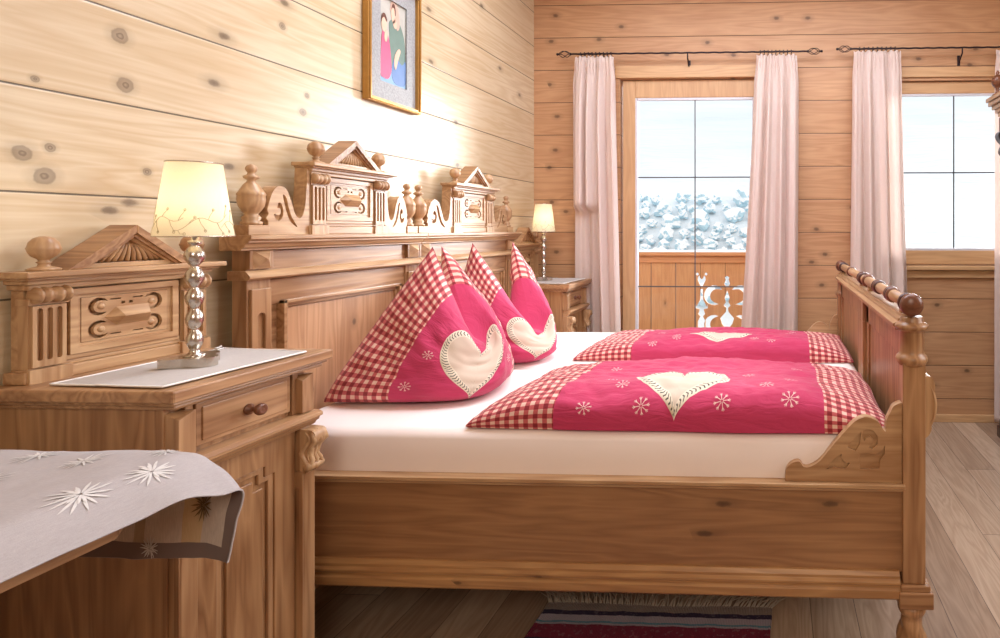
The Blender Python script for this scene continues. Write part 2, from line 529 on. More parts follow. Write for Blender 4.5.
# ------------------------------------------------------------------ mesh builder
class MB:
    def __init__(self):
        self.v, self.f, self.mi, self.sm, self.uv = [], [], [], [], {}

    def add(self, verts, faces, mi=0, smooth=False, uvs=None):
        b = len(self.v)
        self.v += [tuple(p) for p in verts]
        for f in faces:
            self.f.append(tuple(i + b for i in f))
            self.mi.append(mi)
            self.sm.append(smooth)
        if uvs:
            for i, q in enumerate(uvs):
                self.uv[b + i] = q
        return self

    def box(self, x0, x1, y0, y1, z0, z1, mi=0):
        v = [(x, y, z) for x in (x0, x1) for y in (y0, y1) for z in (z0, z1)]
        return self.add(v, [(0, 1, 3, 2), (4, 6, 7, 5), (0, 4, 5, 1), (2, 3, 7, 6), (0, 2, 6, 4), (1, 5, 7, 3)], mi)

    def lathe(self, prof, c, axis='Z', n=24, mi=0, twist=None, flat=False):
        """prof: list of (radius, t along axis)"""
        rows = []
        vs, fs = [], []
        for k, (r, t) in enumerate(prof):
            for i in range(n):
                a = 2 * PI * i / n
                rr = r * (1 + twist(a, t)) if twist else r
                p, q = rr * cos(a), rr * sin(a)
                o = {'Z': (p, q, t), 'X': (t, p, q), 'Y': (q, t, p)}[axis]
                vs.append((c[0] + o[0], c[1] + o[1], c[2] + o[2]))
        m = len(prof)
        for k in range(m - 1):
            for i in range(n):
                j = (i + 1) % n
                fs.append((k * n + i, k * n + j, (k + 1) * n + j, (k + 1) * n + i))
        fs.append(tuple(range(n)))
        fs.append(tuple((m - 1) * n + i for i in range(n)))
        return self.add(vs, fs, mi, not flat)

    def prism(self, outer, fn, d0, d1, holes=(), mi=0, mi_side=None):
        loops = [list(outer)] + [list(h) for h in holes]
        flat = [p for L in loops for p in L]
        tris = tessellate_polygon([[Vector((p[0], p[1], 0)) for p in L] for L in loops])
        n = len(flat)
        vs = [fn(p[0], p[1], d0) for p in flat] + [fn(p[0], p[1], d1) for p in flat]
        fs = [tuple(t) for t in tris] + [tuple(n + i for i in reversed(t)) for t in tris]
        self.add(vs, fs, mi)
        b = len(self.v) - 2 * n
        k = 0
        for L in loops:
            m = len(L)
            for i in range(m):
                j = (i + 1) % m
                self.f.append((b + k + i, b + k + j, b + n + k + j, b + n + k + i))
                self.mi.append(mi if mi_side is None else mi_side)
                self.sm.append(False)
            k += m
        return self

    def tube(self, path, r, n=8, closed=False, mi=0):
        P = [Vector(p) for p in path]
        m = len(P)
        R = r if isinstance(r, (list, tuple)) else [r] * m
        vs, fs = [], []
        up = Vector((0.13, 0.27, 0.95))
        for k in range(m):
            if closed:
                t = P[(k + 1) % m] - P[k - 1]
            else:
                t = P[min(k + 1, m - 1)] - P[max(k - 1, 0)]
            t = t.normalized() if t.length > 1e-9 else Vector((0, 0, 1))
            u = up - t * up.dot(t)
            if u.length < 1e-3:
                u = t.orthogonal()
            u.normalize()
            w = t.cross(u)
            up = u
            for i in range(n):
                a = 2 * PI * i / n
                vs.append(P[k] + (u * cos(a) + w * sin(a)) * R[k])
        for k in range(m if closed else m - 1):
            k2 = (k + 1) % m
            for i in range(n):
                j = (i + 1) % n
                fs.append((k * n + i, k * n + j, k2 * n + j, k2 * n + i))
        if not closed:
            fs.append(tuple(range(n)))
            fs.append(tuple((m - 1) * n + i for i in range(n)))
        return self.add(vs, fs, mi, True)

    def surf(self, fn, nu, nv, mi=0, uvfn=None, smooth=True):
        vs, uv = [], []
        for i in range(nu + 1):
            for j in range(nv + 1):
                u, v = i / nu, j / nv
                vs.append(fn(u, v))
                uv.append(uvfn(u, v) if uvfn else (u, v))
        fs = [(i * (nv + 1) + j, (i + 1) * (nv + 1) + j, (i + 1) * (nv + 1) + j + 1, i * (nv + 1) + j + 1) for i in range(nu) for j in range(nv)]
        return self.add(vs, fs, mi, smooth, uv)


def tag(o, label=None, cat=None, group=None, kind=None):
    if label: o['label'] = label
    if cat: o['category'] = cat
    if group: o['group'] = group
    if kind: o['kind'] = kind
    return o


def root_loc(o):
    while o.parent:
        o = o.parent
    return Vector(o['_o']) if '_o' in o else o.location.copy()


def thing(name, loc, label, cat, group=None):
    o = bpy.data.objects.new(name, None)
    COL.objects.link(o)
    o.empty_display_size = 0.05
    o.location = loc
    return tag(o, label, cat, group)


def build(name, mb, mats, parent=None, bevel=0.0, loc=None, weld=False, recalc=True, seg=2):
    """one mesh object from world-space data; parent's root gives the local frame"""
    off = root_loc(parent) if parent else Vector(loc or (0, 0, 0))
    me = bpy.data.meshes.new(name)
    me.from_pydata([tuple(Vector(p) - off) for p in mb.v], [], mb.f)
    if not isinstance(mats, (list, tuple)):
        mats = [mats]
    for m in mats:
        me.materials.append(m)
    for p, i, s in zip(me.polygons, mb.mi, mb.sm):
        p.material_index = i
        p.use_smooth = s
    if mb.uv:
        ul = me.uv_layers.new(name='UVMap')
        for l in me.loops:
            ul.data[l.index].uv = mb.uv.get(l.vertex_index, (0, 0))
    bm = bmesh.new()
    bm.from_mesh(me)
    if weld:
        bmesh.ops.remove_doubles(bm, verts=bm.verts, dist=1e-5)
    if recalc:
        bmesh.ops.recalc_face_normals(bm, faces=bm.faces)
    bm.to_mesh(me)
    bm.free()
    o = bpy.data.objects.new(name, me)
    COL.objects.link(o)
    if parent:
        o.parent = parent
    else:
        o.location = off
    if bevel:
        b = o.modifiers.new('edge', 'BEVEL')
        b.width = bevel
        b.segments = seg
        b.limit_method = 'ANGLE'
        b.angle_limit = math.radians(40)
    return o


def struct(name, mb, mats, bevel=0.0, parent=None, **kw):
    o = build(name, mb, mats, parent, bevel, **kw)
    if parent is None:
        o['kind'] = 'structure'
    return o


def copy_tree(o, parent=None):
    c = o.copy()
    COL.objects.link(c)
    if parent:
        c.parent = parent
    for ch in list(o.children):
        copy_tree(ch, c)
    return c


def arc(cx, cy, r, a0, a1, n=10, ry=None):
    ry = r if ry is None else ry
    return [(cx + r * cos(a0 + (a1 - a0) * i / n), cy + ry * sin(a0 + (a1 - a0) * i / n)) for i in range(n + 1)]


def crescent(cx, cy, r, a0, a1, w=0.55, n=12):
    """curled C shape that tapers at one end"""
    o, i_ = [], []
    for k in range(n + 1):
        t = k / n
        a = a0 + (a1 - a0) * t
        ri = r * (1 - w * sin(PI * min(1, t * 0.92 + 0.04)) ** 0.8)
        o.append((cx + r * cos(a), cy + r * sin(a)))
        i_.append((cx + ri * cos(a), cy + ri * sin(a)))
    return o + i_[::-1][1:-1]


def smooth_poly(pts, n=4, closed=False):
    out = []
    m = len(pts)
    rng = range(m) if closed else range(m - 1)
    for i in rng:
        p0 = pts[(i - 1) % m] if (closed or i > 0) else pts[i]
        p1, p2 = pts[i], pts[(i + 1) % m]
        p3 = pts[(i + 2) % m] if (closed or i + 2 < m) else p2
        for k in range(n):
            t = k / n
            out.append(tuple(0.5 * (2 * p1[d] + (p2[d] - p0[d]) * t + (2 * p0[d] - 5 * p1[d] + 4 * p2[d] - p3[d]) * t * t + (3 * p1[d] - p0[d] - 3 * p2[d] + p3[d]) * t ** 3) for d in range(len(p1))))
    if not closed:
        out.append(tuple(pts[-1]))
    return out


# ------------------------------------------------------------------ room shell
XL, XR, YB_, YF, ZC = -1.65, 2.05, 3.641, -2.4, 3.05
struct('floor', MB().box(XL - .15, XR + .15, YF - .15, YB_ + .15, -0.12, 0), M['floor'])
struct('ceiling', MB().box(XL - .15, XR + .15, YF - .15, YB_ + .15, ZC, ZC + 0.12), M['ceiling'])
struct('wall_left', MB().box(XL - .15, XL, YF - .15, YB_ + .15, 0, ZC), M['wall_left'])
struct('wall_right', MB().box(XR, XR + .15, YF - .15, YB_ + .15, 0, ZC), M['wall_other'])
struct('wall_front', MB().box(XL, XR, YF - .15, YF, 0, ZC), M['wall_back'])

DX0, DX1, DZ1 = -1.055, -0.035, 2.300           # balcony door opening
WX0, WX1, WZ0, WZ1 = 0.700, 1.700, 1.040, 2.270  # window opening
TW = 0.15
def wall_map(a, b, d): return (a, d, b)
struct('wall_back', MB().prism([(XL, 0), (DX0, 0), (DX0, DZ1), (DX1, DZ1), (DX1, 0), (XR, 0), (XR, ZC), (XL, ZC)], wall_map, YB_, YB_ + TW,
                               holes=[[(WX0, WZ0), (WX1, WZ0), (WX1, WZ1), (WX0, WZ1)]]), M['wall_back'])
bb = MB().box(DX1 + .04, XR, YB_ - 0.022, YB_ - .001, 0.0, 0.05)
bb.box(XL, DX0 - .04, YB_ - 0.022, YB_ - .001, 0.0, 0.05)
struct('baseboard_back', bb, M['trim'], 0.004)
struct('baseboard_left', MB().box(XL + .001, XL + 0.02, YF, YB_ - .03, 0, 0.05), M['trim'], 0.004)
# head boards above door and window
struct('trim_1', MB().box(DX0 - .03, DX1 + .05, YB_ - .014, YB_ - .001, DZ1 + .004, DZ1 + .085), M['trim'], 0.003)
struct('trim_2', MB().box(WX0 - .03, WX1 + .03, YB_ - .014, YB_ - .001, WZ1 + .02, WZ1 + .085), M['trim'], 0.003)

# balcony door
door = bpy.data.objects.new('door_1', None); COL.objects.link(door)
door.location = ((DX0 + DX1) / 2, YB_ + .05, 0); door['kind'] = 'structure'
GX0, GX1, GZ1 = -0.944, -0.150, 2.165
fr = MB()
y0, y1 = YB_ + .022, YB_ + .09
fr.box(DX0 + .012, GX0 - .012, y0, y1, 0.003, DZ1 - .003); fr.box(GX1 + .012, DX1 - .003, y0, y1, 0.003, DZ1 - .003)
fr.box(GX0 - .012, GX1 + .012, y0, y1, GZ1 + .012, DZ1 - .003); fr.box(GX0 - .012, GX1 + .012, y0, y1, 0.003, 0.16)
build('door_frame', fr, M['trim_z'], door, 0.004)
gk = MB()
for (a, b, c, d) in ((GX0 - .013, GX0 + .004, .16, GZ1 + .013), (GX1 - .004, GX1 + .013, .16, GZ1 + .013), (GX0, GX1, GZ1 - .004, GZ1 + .013), (GX0, GX1, .155, .172)):
    gk.box(a, b, y0 + .004, y0 + .03, c, d)
build('gasket', gk, M['plastic'], door)
build('pane', MB().box(GX0, GX1, y0 + .022, y0 + .028, .165, GZ1), M['glass'], door)
mt = MB()
xm = (GX0 + GX1) / 2
mt.box(xm - .004, xm + .004, y0 + .017, y0 + .022, .17, GZ1)
for z in (1.634, 0.885):
    mt.box(GX0, GX1, y0 + .017, y0 + .0225, z - .004, z + .004)
build('glazing_bar', mt, M['muntin'], door)

# side window
win = bpy.data.objects.new('window_1', None); COL.objects.link(win)
win.location = ((WX0 + WX1) / 2, YB_ + .05, WZ0); win['kind'] = 'structure'
HX0, HX1, HZ0, HZ1 = 0.792, 1.612, 1.146, 2.178
fr = MB()
fr.box(WX0 + .003, HX0 - .01, y0, y1, WZ0 + .003, WZ1 - .003); fr.box(HX1 + .01, WX1 - .003, y0, y1, WZ0 + .003, WZ1 - .003)
fr.box(HX0 - .01, HX1 + .01, y0, y1, HZ1 + .01, WZ1 - .003); fr.box(HX0 - .01, HX1 + .01, y0, y1, WZ0 + .003, HZ0 - .01)
build('window_frame', fr, M['trim'], win, 0.004)
gk = MB()
for (a, b, c, d) in ((HX0 - .012, HX0 + .004, HZ0 - .012, HZ1 + .012), (HX1 - .004, HX1 + .012, HZ0 - .012, HZ1 + .012), (HX0, HX1, HZ1 - .004, HZ1 + .012), (HX0, HX1, HZ0 - .012, HZ0 + .005)):
    gk.box(a, b, y0 + .004, y0 + .03, c, d)
build('gasket', gk, M['plastic'], win)
build('pane', MB().box(HX0, HX1, y0 + .022, y0 + .028, HZ0, HZ1), M['glass'], win)
mt = MB(); xm = (HX0 + HX1) / 2
mt.box(xm - .004, xm + .004, y0 + .017, y0 + .022, HZ0, HZ1)
mt.box(HX0, HX1, y0 + .017, y0 + .0225, 1.655, 1.663)
build('glazing_bar', mt, M['muntin'], win)
sl = MB().box(WX0 - .02, WX1 + .02, YB_ - .045, YB_ + .03, 1.008, 1.036)
build('window_sill', sl, M['trim'], win, 0.005)
build('apron', MB().box(WX0, WX1, YB_ - .018, YB_ - .001, 0.955, 1.004), M['trim'], win, 0.004)

# ------------------------------------------------------------------ outdoors: balcony, snow slope, boulders
struct('ground', MB().box(-3.5, 3.5, YB_ + .16, 4.86, -0.15, -0.02), M['balcony_cap'])
def hill_fn(u, v):
    Y = 5.6 + (v ** 1.6) * 52
    X = -26 + u * 52
    X = X * (0.35 + v)
    t = (Y - 5.6) / 40.0
    ridge = 0.31 * Y * min(1, t * 1.25) - 0.6 * (1 - min(1, t * 4))
    if t > 0.9:
        ridge -= (t - 0.9) * 14
    az = X / Y
    k = max(0.0, min(1.0, (0.52 - az) / 0.10))
    k = k * k * (3 - 2 * k)
    z = ridge * k - 1.4 * (1 - k)
    z += 0.22 * noise.noise(Vector((X * .35, Y * .35, 0))) * min(1, t * 5 + .2) + 0.9 * noise.noise(Vector((X * .07, Y * .09, 3))) * t
    return (X, Y, z)
hl = struct('snowy_slope', MB().surf(hill_fn, 120, 80), M['snow'])
tag(hl, 'white snow covered hillside rising behind the balcony', 'hillside')
hl['kind'] = 'structure'

def hill_z(X, Y):
    t = (Y - 5.6) / 40.0
    return 0.31 * Y * min(1, t * 1.25) - 0.6 * (1 - min(1, t * 4))

def boulder_mesh(seed):
    bm = bmesh.new()
    bmesh.ops.create_icosphere(bm, subdivisions=3, radius=1)
    sd = Vector((seed * 7.1, seed * 3.3, 0))
    for v in bm.verts:
        c = v.co.normalized()
        v.co = c * (0.8 + 0.45 * noise.noise(c * 1.5 + sd) + 0.18 * noise.noise(c * 4 + sd))
    bm.normal_update()
    me = bpy.data.meshes.new('snowy_boulder')
    for f in bm.faces:
        f.smooth = False
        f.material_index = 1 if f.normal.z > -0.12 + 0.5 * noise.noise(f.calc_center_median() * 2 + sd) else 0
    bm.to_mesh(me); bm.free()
    me.materials.append(M['blue_shade']); me.materials.append(M['snowcap'])
    return me
bmeshes = [boulder_mesh(i) for i in range(6)]
placed = []
tries = 0
while len(placed) < 150 and tries < 20000:
    tries += 1
    zz = random.uniform(.16, 1.95) if tries % 3 else random.uniform(.16, 1.2)
    Yp = 8.6 + (zz - .2) * 1.5
    X = random.uniform(-.40, .0) * Yp
    r = random.uniform(.11, .30)
    p = Vector((X, Yp, zz))
    if any((p - q).length < (r + r2) * .97 for q, r2 in placed):
        continue
    placed.append((p, r))
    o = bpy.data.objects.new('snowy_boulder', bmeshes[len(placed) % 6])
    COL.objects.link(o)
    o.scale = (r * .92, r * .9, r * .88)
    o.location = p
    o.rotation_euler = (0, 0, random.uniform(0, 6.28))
    tag(o, 'snow capped boulder painted with blue shade in the heap beyond the balcony railing', 'boulder', 'snow capped boulders beyond the balcony')
# bank the boulders sit on
def bank(u, v):
    X = -4.0 + 4.6 * u
    Y = 7.2 + 4.2 * v
    z = (Y - 8.6) / 1.5 + 0.2 - 0.12
    z = min(z, 1.95 + 0.1 * noise.noise(Vector((X, Y, 0)))) + 0.07 * noise.noise(Vector((X * 1.5, Y * 1.5, 1)))
    z -= max(0, X - 0.1) * 3 
    return (X, Y, z)
bk = struct('snow_bank', MB().surf(bank, 40, 40), M['snow'])
tag(bk, 'snow bank under the boulders behind the balcony', 'snow')

# balcony railing with fretwork
RY = 4.72
rl = thing('balcony_railing', (-0.6, RY, -0.02), 'wooden balcony railing with a scrolled cut-out panel outside the glazed door', 'railing')
def rail_map(a, b, d): return (a, d, b)
def mir(p, x): return [(2 * x - a, b) for a, b in p][::-1]
holes = []
for xs in (-1.305, -1.087, -0.869):
    holes.append([(xs - .0022, .12), (xs + .0022, .12), (xs + .0022, .985), (xs - .0022, .985)])
def pillar(x):
    h = [(0, .84), (.012, .85), (.02, .875), (.032, .86), (.036, .835), (.02, .80), (.012, .785), (.012, .77)]
    out = [h]
    return [[(x - a, b) for a, b in h][::-1] + [(x + a, b) for a, b in h[1:]],
            [(x - .010, .755), (x - .014, .66), (x - .045, .60), (x - .05, .63), (x - .055, .585), (x - .018, .575), (x - .03, .535), (x - .012, .515), (x - .034, .47), (x - .034, .42), (x - .012, .36), (x - .05, .31), (x + .05, .31), (x + .012, .36), (x + .034, .42), (x + .034, .47), (x + .012, .515), (x + .03, .535), (x + .018, .575), (x + .055, .585), (x + .05, .63), (x + .045, .60), (x + .014, .66), (x + .010, .755)],
            arc(x - .038, .885, .013, 0, 2 * PI, 8)[:-1], arc(x + .038, .885, .013, 0, 2 * PI, 8)[:-1]]
def spear(x):
    return [[(x, .87), (x + .02, .855), (x + .012, .84), (x + .026, .80), (x, .765), (x - .026, .80), (x - .012, .84), (x - .02, .855)],
            [(x, .745), (x + .022, .68), (x + .012, .64), (x + .03, .61), (x + .008, .59), (x + .012, .555), (x + .06, .50), (x + .045, .45), (x + .014, .41), (x + .012, .36), (x + .04, .31), (x - .04, .31), (x - .012, .36), (x - .014, .41), (x - .045, .45), (x - .06, .50), (x - .012, .555), (x - .008, .59), (x - .03, .61), (x - .012, .64), (x - .022, .68)]]
for px in (-0.642, -0.19):
    holes += pillar(px)
for sx in (-0.418, 0.03):
    holes += spear(sx)
    for sgn in (-1, 1):
        for (cz, a0, a1) in ((.70, .55, 5.2), (.44, -5.2, -.55)):
            c = crescent(sx - .115, cz, .088, a0, a1, 0.62)
            holes.append(c if sgn < 0 else mir(c, sx))
build('fretwork_panel', MB().prism([(-2.6, .05), (2.6, .05), (2.6, 1.0), (-2.6, 1.0)], rail_map, RY - .012, RY + .012, holes), M['balcony'], rl)
build('top_board', MB().box(-2.6, 2.6, RY - .03, RY - .0125, .985, 1.045), M['balcony_cap'], rl, 0.004)
build('cap', MB().box(-2.6, 2.6, RY - .06, RY + .06, 1.046, 1.078), M['balcony_cap'], rl, 0.006)
sc = MB().surf(lambda u, v: (-2.6 + 5.2 * u, RY - .055 + .11 * v, 1.079 + .022 * sin(PI * v) ** .6 * (0.8 + .3 * noise.noise(Vector((u * 30, 0, 0))))), 80, 8)
build('snow_cap', sc, M['snowcap'], rl)
for x in (-2.4, 0.6, 2.4):
    build('post', MB().box(x - .045, x + .045, RY + .014, RY + .10, -.02, 1.04), M['balcony_cap'], rl, .004)

# ------------------------------------------------------------------ curtains and rods
def rod(x0, x1, z, label, brackets, ring_spans):
    y = YB_ - .075
    t = thing('curtain_rod', ((x0 + x1) / 2, YB_ - .002, z), label, 'curtain rod')
    m = MB()
    n = 90
    m.tube([(x0 + (x1 - x0) * i / n, y + .0012 * cos(i * 1.3), z + .0012 * sin(i * 1.3)) for i in range(n + 1)], .006, 8)
    build('pole', m, M['iron'], t)
    for (xe, sg) in ((x0, -1), (x1, 1)):
        f = MB()
        L = .085
        for q in range(4):
            f.tube([(xe + sg * L * k / 14, y + (.024 * sin(PI * k / 14)) * cos(q * PI / 2 + k * .16), z + (.024 * sin(PI * k / 14)) * sin(q * PI / 2 + k * .16)) for k in range(15)], .0026, 6)
        f.lathe([(.001, -.009), (.007, -.006), (.009, 0), (.007, .006), (.001, .009)], (xe + sg * (L + .006), y, z), 'X', 10)
        f.lathe([(.006, -.006), (.010, 0), (.006, .006)], (xe + sg * .002, y, z), 'X', 10)
        build('finial', f, M['iron'], t)
    for bx in brackets:
        b = MB()
        b.tube([(bx, YB_ - .003, z - .07), (bx, YB_ - .02, z - .07), (bx, y, z - .035), (bx, y, z - .004)], .005, 8)
        b.box(bx - .009, bx + .009, YB_ - .006, YB_ - .001, z - .095, z - .03)
        build('bracket', b, M['iron'], t)
    for (a, b_, nn) in ring_spans:
        for i in range(nn):
            rx = a + (b_ - a) * (i + .5) / nn
            build('ring', MB().tube([(rx + .003 * sin(q * 2), y + .014 * cos(q * PI / 6), z - .004 + .014 * sin(q * PI / 6)) for q in range(12)], .0024, 6, True), M['iron'], t)
    return t

rod(-1.365, 0.215, 2.450, 'long wrought iron curtain rod above the balcony door', (-0.58,), ((-1.31, -1.08, 9), (-.11, .12, 9)))
rod(0.50, 1.96, 2.462, 'wrought iron curtain rod above the small side window', (1.22,), ((.54, .80, 9), (1.46, 1.72, 9)))

def curtain(tl, tr, ml, mr, bl, br, z0, z1, nf, ph, label):
    """left / right edges at top, middle and bottom; hangs from its rod in soft folds"""
    yb = YB_ - .075
    def f(u, v):
        z = z1 + (z0 - z1) * v
        w = v
        if w < .08:
            k = w / .08; l = tl + (ml - tl) * (k * k * (3 - 2 * k)); r = tr + (mr - tr) * (k * k * (3 - 2 * k))
        else:
            k = (w - .08) / .92; l = ml + (bl - ml) * k ** 1.2; r = mr + (br - mr) * k ** 1.2
        uu = u + .012 * sin(7 * u + 3 * v + ph)
        x = l + (r - l) * uu
        a = .010 + .022 * min(1, v * 6)
        fold = sin(2 * PI * nf * u + ph + .5 * sin(3 * v + ph)) + .45 * sin(2 * PI * nf * 1.7 * u + 1 + ph)
        fine = sin(2 * PI * nf * 3.2 * u) * max(0, 1 - abs(v - .025) / .045)
        y = yb - .012 - .01 * v + a * fold * .8 + .007 * fine - .02 * min(1, v * 5)
        if v < .03:
            y -= .006 * sin(v / .03 * PI)
            z += .006 * sin(2 * PI * nf * 2.2 * u + ph) * (1 - v / .03)
        if v > .97:
            z += .004 * sin(2 * PI * nf * u)
        y = min(y, YB_ - .02)
        if x < -1.16 and z < 1.4:
            y = max(y, YB_ - .052 + .02 * noise.noise(Vector((x * 30, 0, 0))))
        return (x, y, z)
    m = MB().surf(f, 110, 70)
    o = build('curtain', m, M['curtain'], None, loc=((bl + br) / 2, yb, z0), recalc=False)
    sd = o.modifiers.new('cloth', 'SOLIDIFY'); sd.thickness = .003
    return tag(o, label, 'curtain', 'cream curtains')

curtain(-1.335, -1.075, -1.350, -1.065, -1.345, -1.005, .03, 2.426, 4, .3, 'gathered cream curtain on the left of the balcony door, next to the corner')
curtain(-.125, .140, -.140, .150, -.26, .150, .03, 2.424, 4, 1.1, 'gathered cream curtain on the right of the balcony door')
curtain(.512, .820, .505, .828, .49, .90, .03, 2.440, 4, 2.2, 'gathered cream curtain on the left of the side window, behind the footboard')
curtain(1.432, 1.74, 1.425, 1.74, 1.42, 1.76, .03, 2.440, 4, .9, 'cream curtain at the right edge of the side window, half behind the wardrobe')

# ------------------------------------------------------------------ carved crest shared by beds and nightstands
def crest(parent, yc, zb, X0, w=.40, hs=1.0):
    """small temple front: u along Y, v up, d along +X from the back plane X0"""
    k = w / .42
    def P(u, v, d): return (X0 + d, yc + u * k, zb + v * hs)
    def bx(m, u0, u1, v0, v1, d0, d1):
        a, b = P(u0, v0, d0), P(u1, v1, d1)
        m.box(a[0], b[0], a[1], b[1], a[2], b[2])
    body = MB()
    bx(body, -.178, .178, 0, .205, 0, .030)
    bx(body, -.19, .19, 0, .026, 0, .050)
    bx(body, -.178, .178, .026, .036, .02, .042)
    bx(body, -.118, .118, .036, .048, .02, .044)
    bx(body, -.185, .185, .200, .212, 0, .052)
    bx(body, -.190, .190, .212, .226, 0, .058)
    bx(body, -.208, .208, .228, .241, 0, .082)
    bx(body, -.198, .198, .222, .2285, 0, .070)
    main = build('crest', body, M['carveY'], parent, .0025)
    for s in (-1, 1):
        m = MB()
        c = s * .150
        bx(m, c - .030, c + .030, .026, .172, .02, .043)
        bx(m, c - .036, c + .036, .0, .030, .02, .056)
        bx(m, c - .034, c + .034, .168, .182, .02, .050)
        hol = []
        for q in (-.016, 0, .016):
            hol.append([P(0, 0, 0)[1:] and (c + q + a, b) for a, b in arc(0, .052, .0048, PI, 2 * PI, 6) + arc(0, .156, .0048, 0, PI, 6)])
        m.prism([(c - .028, .034), (c + .028, .034), (c + .028, .166), (c - .028, .166)], P, .043, .0515, hol)
        build('fluted_pilaster', m, M['carveZ'], main)
        r = MB()
        o = P(c, .189, 0)
        r.lathe([(r_, t_ * .82) for r_, t_ in [(.001, -.037), (.013, -.037), (.0185, -.032), (.0185, -.026), (.014, -.023), (.014, -.020), (.018, -.016), (.018, -.007), (.014, -.004), (.014, .004), (.018, .007), (.018, .016), (.014, .020), (.014, .023), (.0185, .026), (.0185, .032), (.013, .037), (.001, .037)]], (X0 + .052, o[1], o[2]), 'Y', 20)
        build('turned_boss', r, M['carveX'], main)
        b = MB()
        o = P(s * .152, .241, 0)
        b.lathe([(r_ * .70, t_ * .70) for r_, t_ in [(.001, 0), (.034, 0), (.036, .006), (.026, .010), (.014, .014), (.012, .022), (.017, .026), (.011, .030), (.014, .036), (.027, .046), (.033, .058), (.034, .064), (.036, .069), (.034, .074), (.031, .088), (.022, .101), (.010, .107), (.001, .108)]], (X0 + .040, o[1], o[2]), 'Z', 22)
        build('ball_finial', b, M['carveZ'], main)
    # framed panel with fretwork and nail-head
    m = MB()
    for (u0, u1, v0, v1) in ((-.112, -.098, .048, .196), (.098, .112, .048, .196), (-.098, .098, .182, .196), (-.098, .098, .048, .062)):
        bx(m, u0, u1, v0, v1, .028, .047)
    for (u0, u1, v0, v1) in ((-.098, -.090, .062, .182), (.090, .098, .062, .182), (-.090, .090, .174, .182), (-.090, .090, .062, .070)):
        bx(m, u0, u1, v0, v1, .028, .041)
    hol = []
    for su in (-1, 1):
        for sv in (-1, 1):
            a = crescent(.056, .122 + sv * .027, .021, sv * -2.4, sv * 2.6, .50)
            if sv < 0:
                a = a[::-1]
            hol.append([(su * p, q) for p, q in (a if su > 0 else a[::-1])])
            hol.append([(su * .012, .122 + sv * .040), (su * .034, .122 + sv * .040), (su * .034, .122 + sv * .043), (su * .012, .122 + sv * .043)])
        hol.append([(su * .008 - .004, .122 + .034), (su * .008 + .004, .122 + .034), (su * .008 + .004, .122 + .028), (su * .008 - .004, .122 + .028)])
    m.prism([(-.089, .071), (.089, .071), (.089, .173), (-.089, .173)], P, .034, .042, hol)
    for su in (-1, 1):
        for sv in (-1, 1):
            o = P(su * .052, .122 + sv * .027, .0)
            m.lathe([(.001, .030), (.008, .030), (.008, .042), (.004, .045), (.001, .045)], (X0, o[1], o[2]), 'X', 12)
    build('carved_panel', m, M['carveY'], main)
    m = MB()
    q = [P(-.046, .122, .042), P(-.022, .144, .042), P(.046, .144, .042), P(.046, .100, .042), P(-.022, .100, .042)]
    ap = [P(-.020, .122, .064), P(.036, .122, .060)]
    m.add(q + ap, [(0, 1, 5), (0, 5, 4), (1, 2, 6, 5), (2, 3, 6), (3, 4, 5, 6), (0, 4, 3, 2, 1)])
    build('nail_head', m, M['carveY'], main)
    # pediment
    H, B = .080, .110
    m = MB()
    m.prism([(-B, .241), (B, .241), (0, .241 + H)], P, .030, .054, [[(-.074, .252), (.074, .252), (0, .306)]])
    m.prism([(-B + .01, .241), (B - .01, .241), (0, .241 + H - .01)], P, 0, .036)
    ped = build('pediment', m, M['carveY'], main, .0015)
    for s in (-1, 1):
        m = MB()
        e = .016
        pts = [(s * (B + .022), .241), (0, .241 + H + .022), (0, .241 + H + .002), (s * (B - .006), .241)]
        if s < 0: pts = pts[::-1]
        m.prism(pts, P, -.002, .068)
        pts = [(s * (B + .008), .2415), (0, .241 + H + .008), (0, .241 + H - .008), (s * (B - .016), .2415)]
        if s < 0: pts = pts[::-1]
        m.prism(pts, P, .0, .062)
        build('raking_cornice', m, M['bedX'], main, .0015)
    m = MB()
    nr = 11
    for i in range(nr):
        t = (i - (nr - 1) / 2) / ((nr - 1) / 2)
        ex, ez = t * .068, .2545
        pth = []
        for q_ in range(9):
            a = q_ / 8
            uu = ex * (a ** .75)
            vv = .303 - (.303 - ez) * (a ** 1.25) 
            vv = min(vv, .305 - abs(uu) * .72)
            pth.append(P(uu, vv, .040 + .006 * sin(PI * a)))
        m.tube(pth, [.0022 + .0032 * q_ / 8 for q_ in range(9)], 6)
    build('shell_carving', m, M['carveZ'], main)
    return main

# ------------------------------------------------------------------ beds
HX = -1.55          # front face of the headboards
RZ0, RZ1 = .235, .560
def finial_prof(s=1.0):
    return [(r * s, t * s) for r, t in [(.001, 0), (.026, 0), (.027, .010), (.020, .013), (.024, .022), (.020, .028), (.016, .034), (.022, .042), (.031, .058), (.034, .078), (.033, .090), (.035, .094), (.030, .104), (.020, .122), (.012, .132), (.010, .138), (.019, .144), (.020, .150), (.011, .155), (.009, .160), (.013, .166), (.015, .174), (.011, .183), (.001, .187)]]

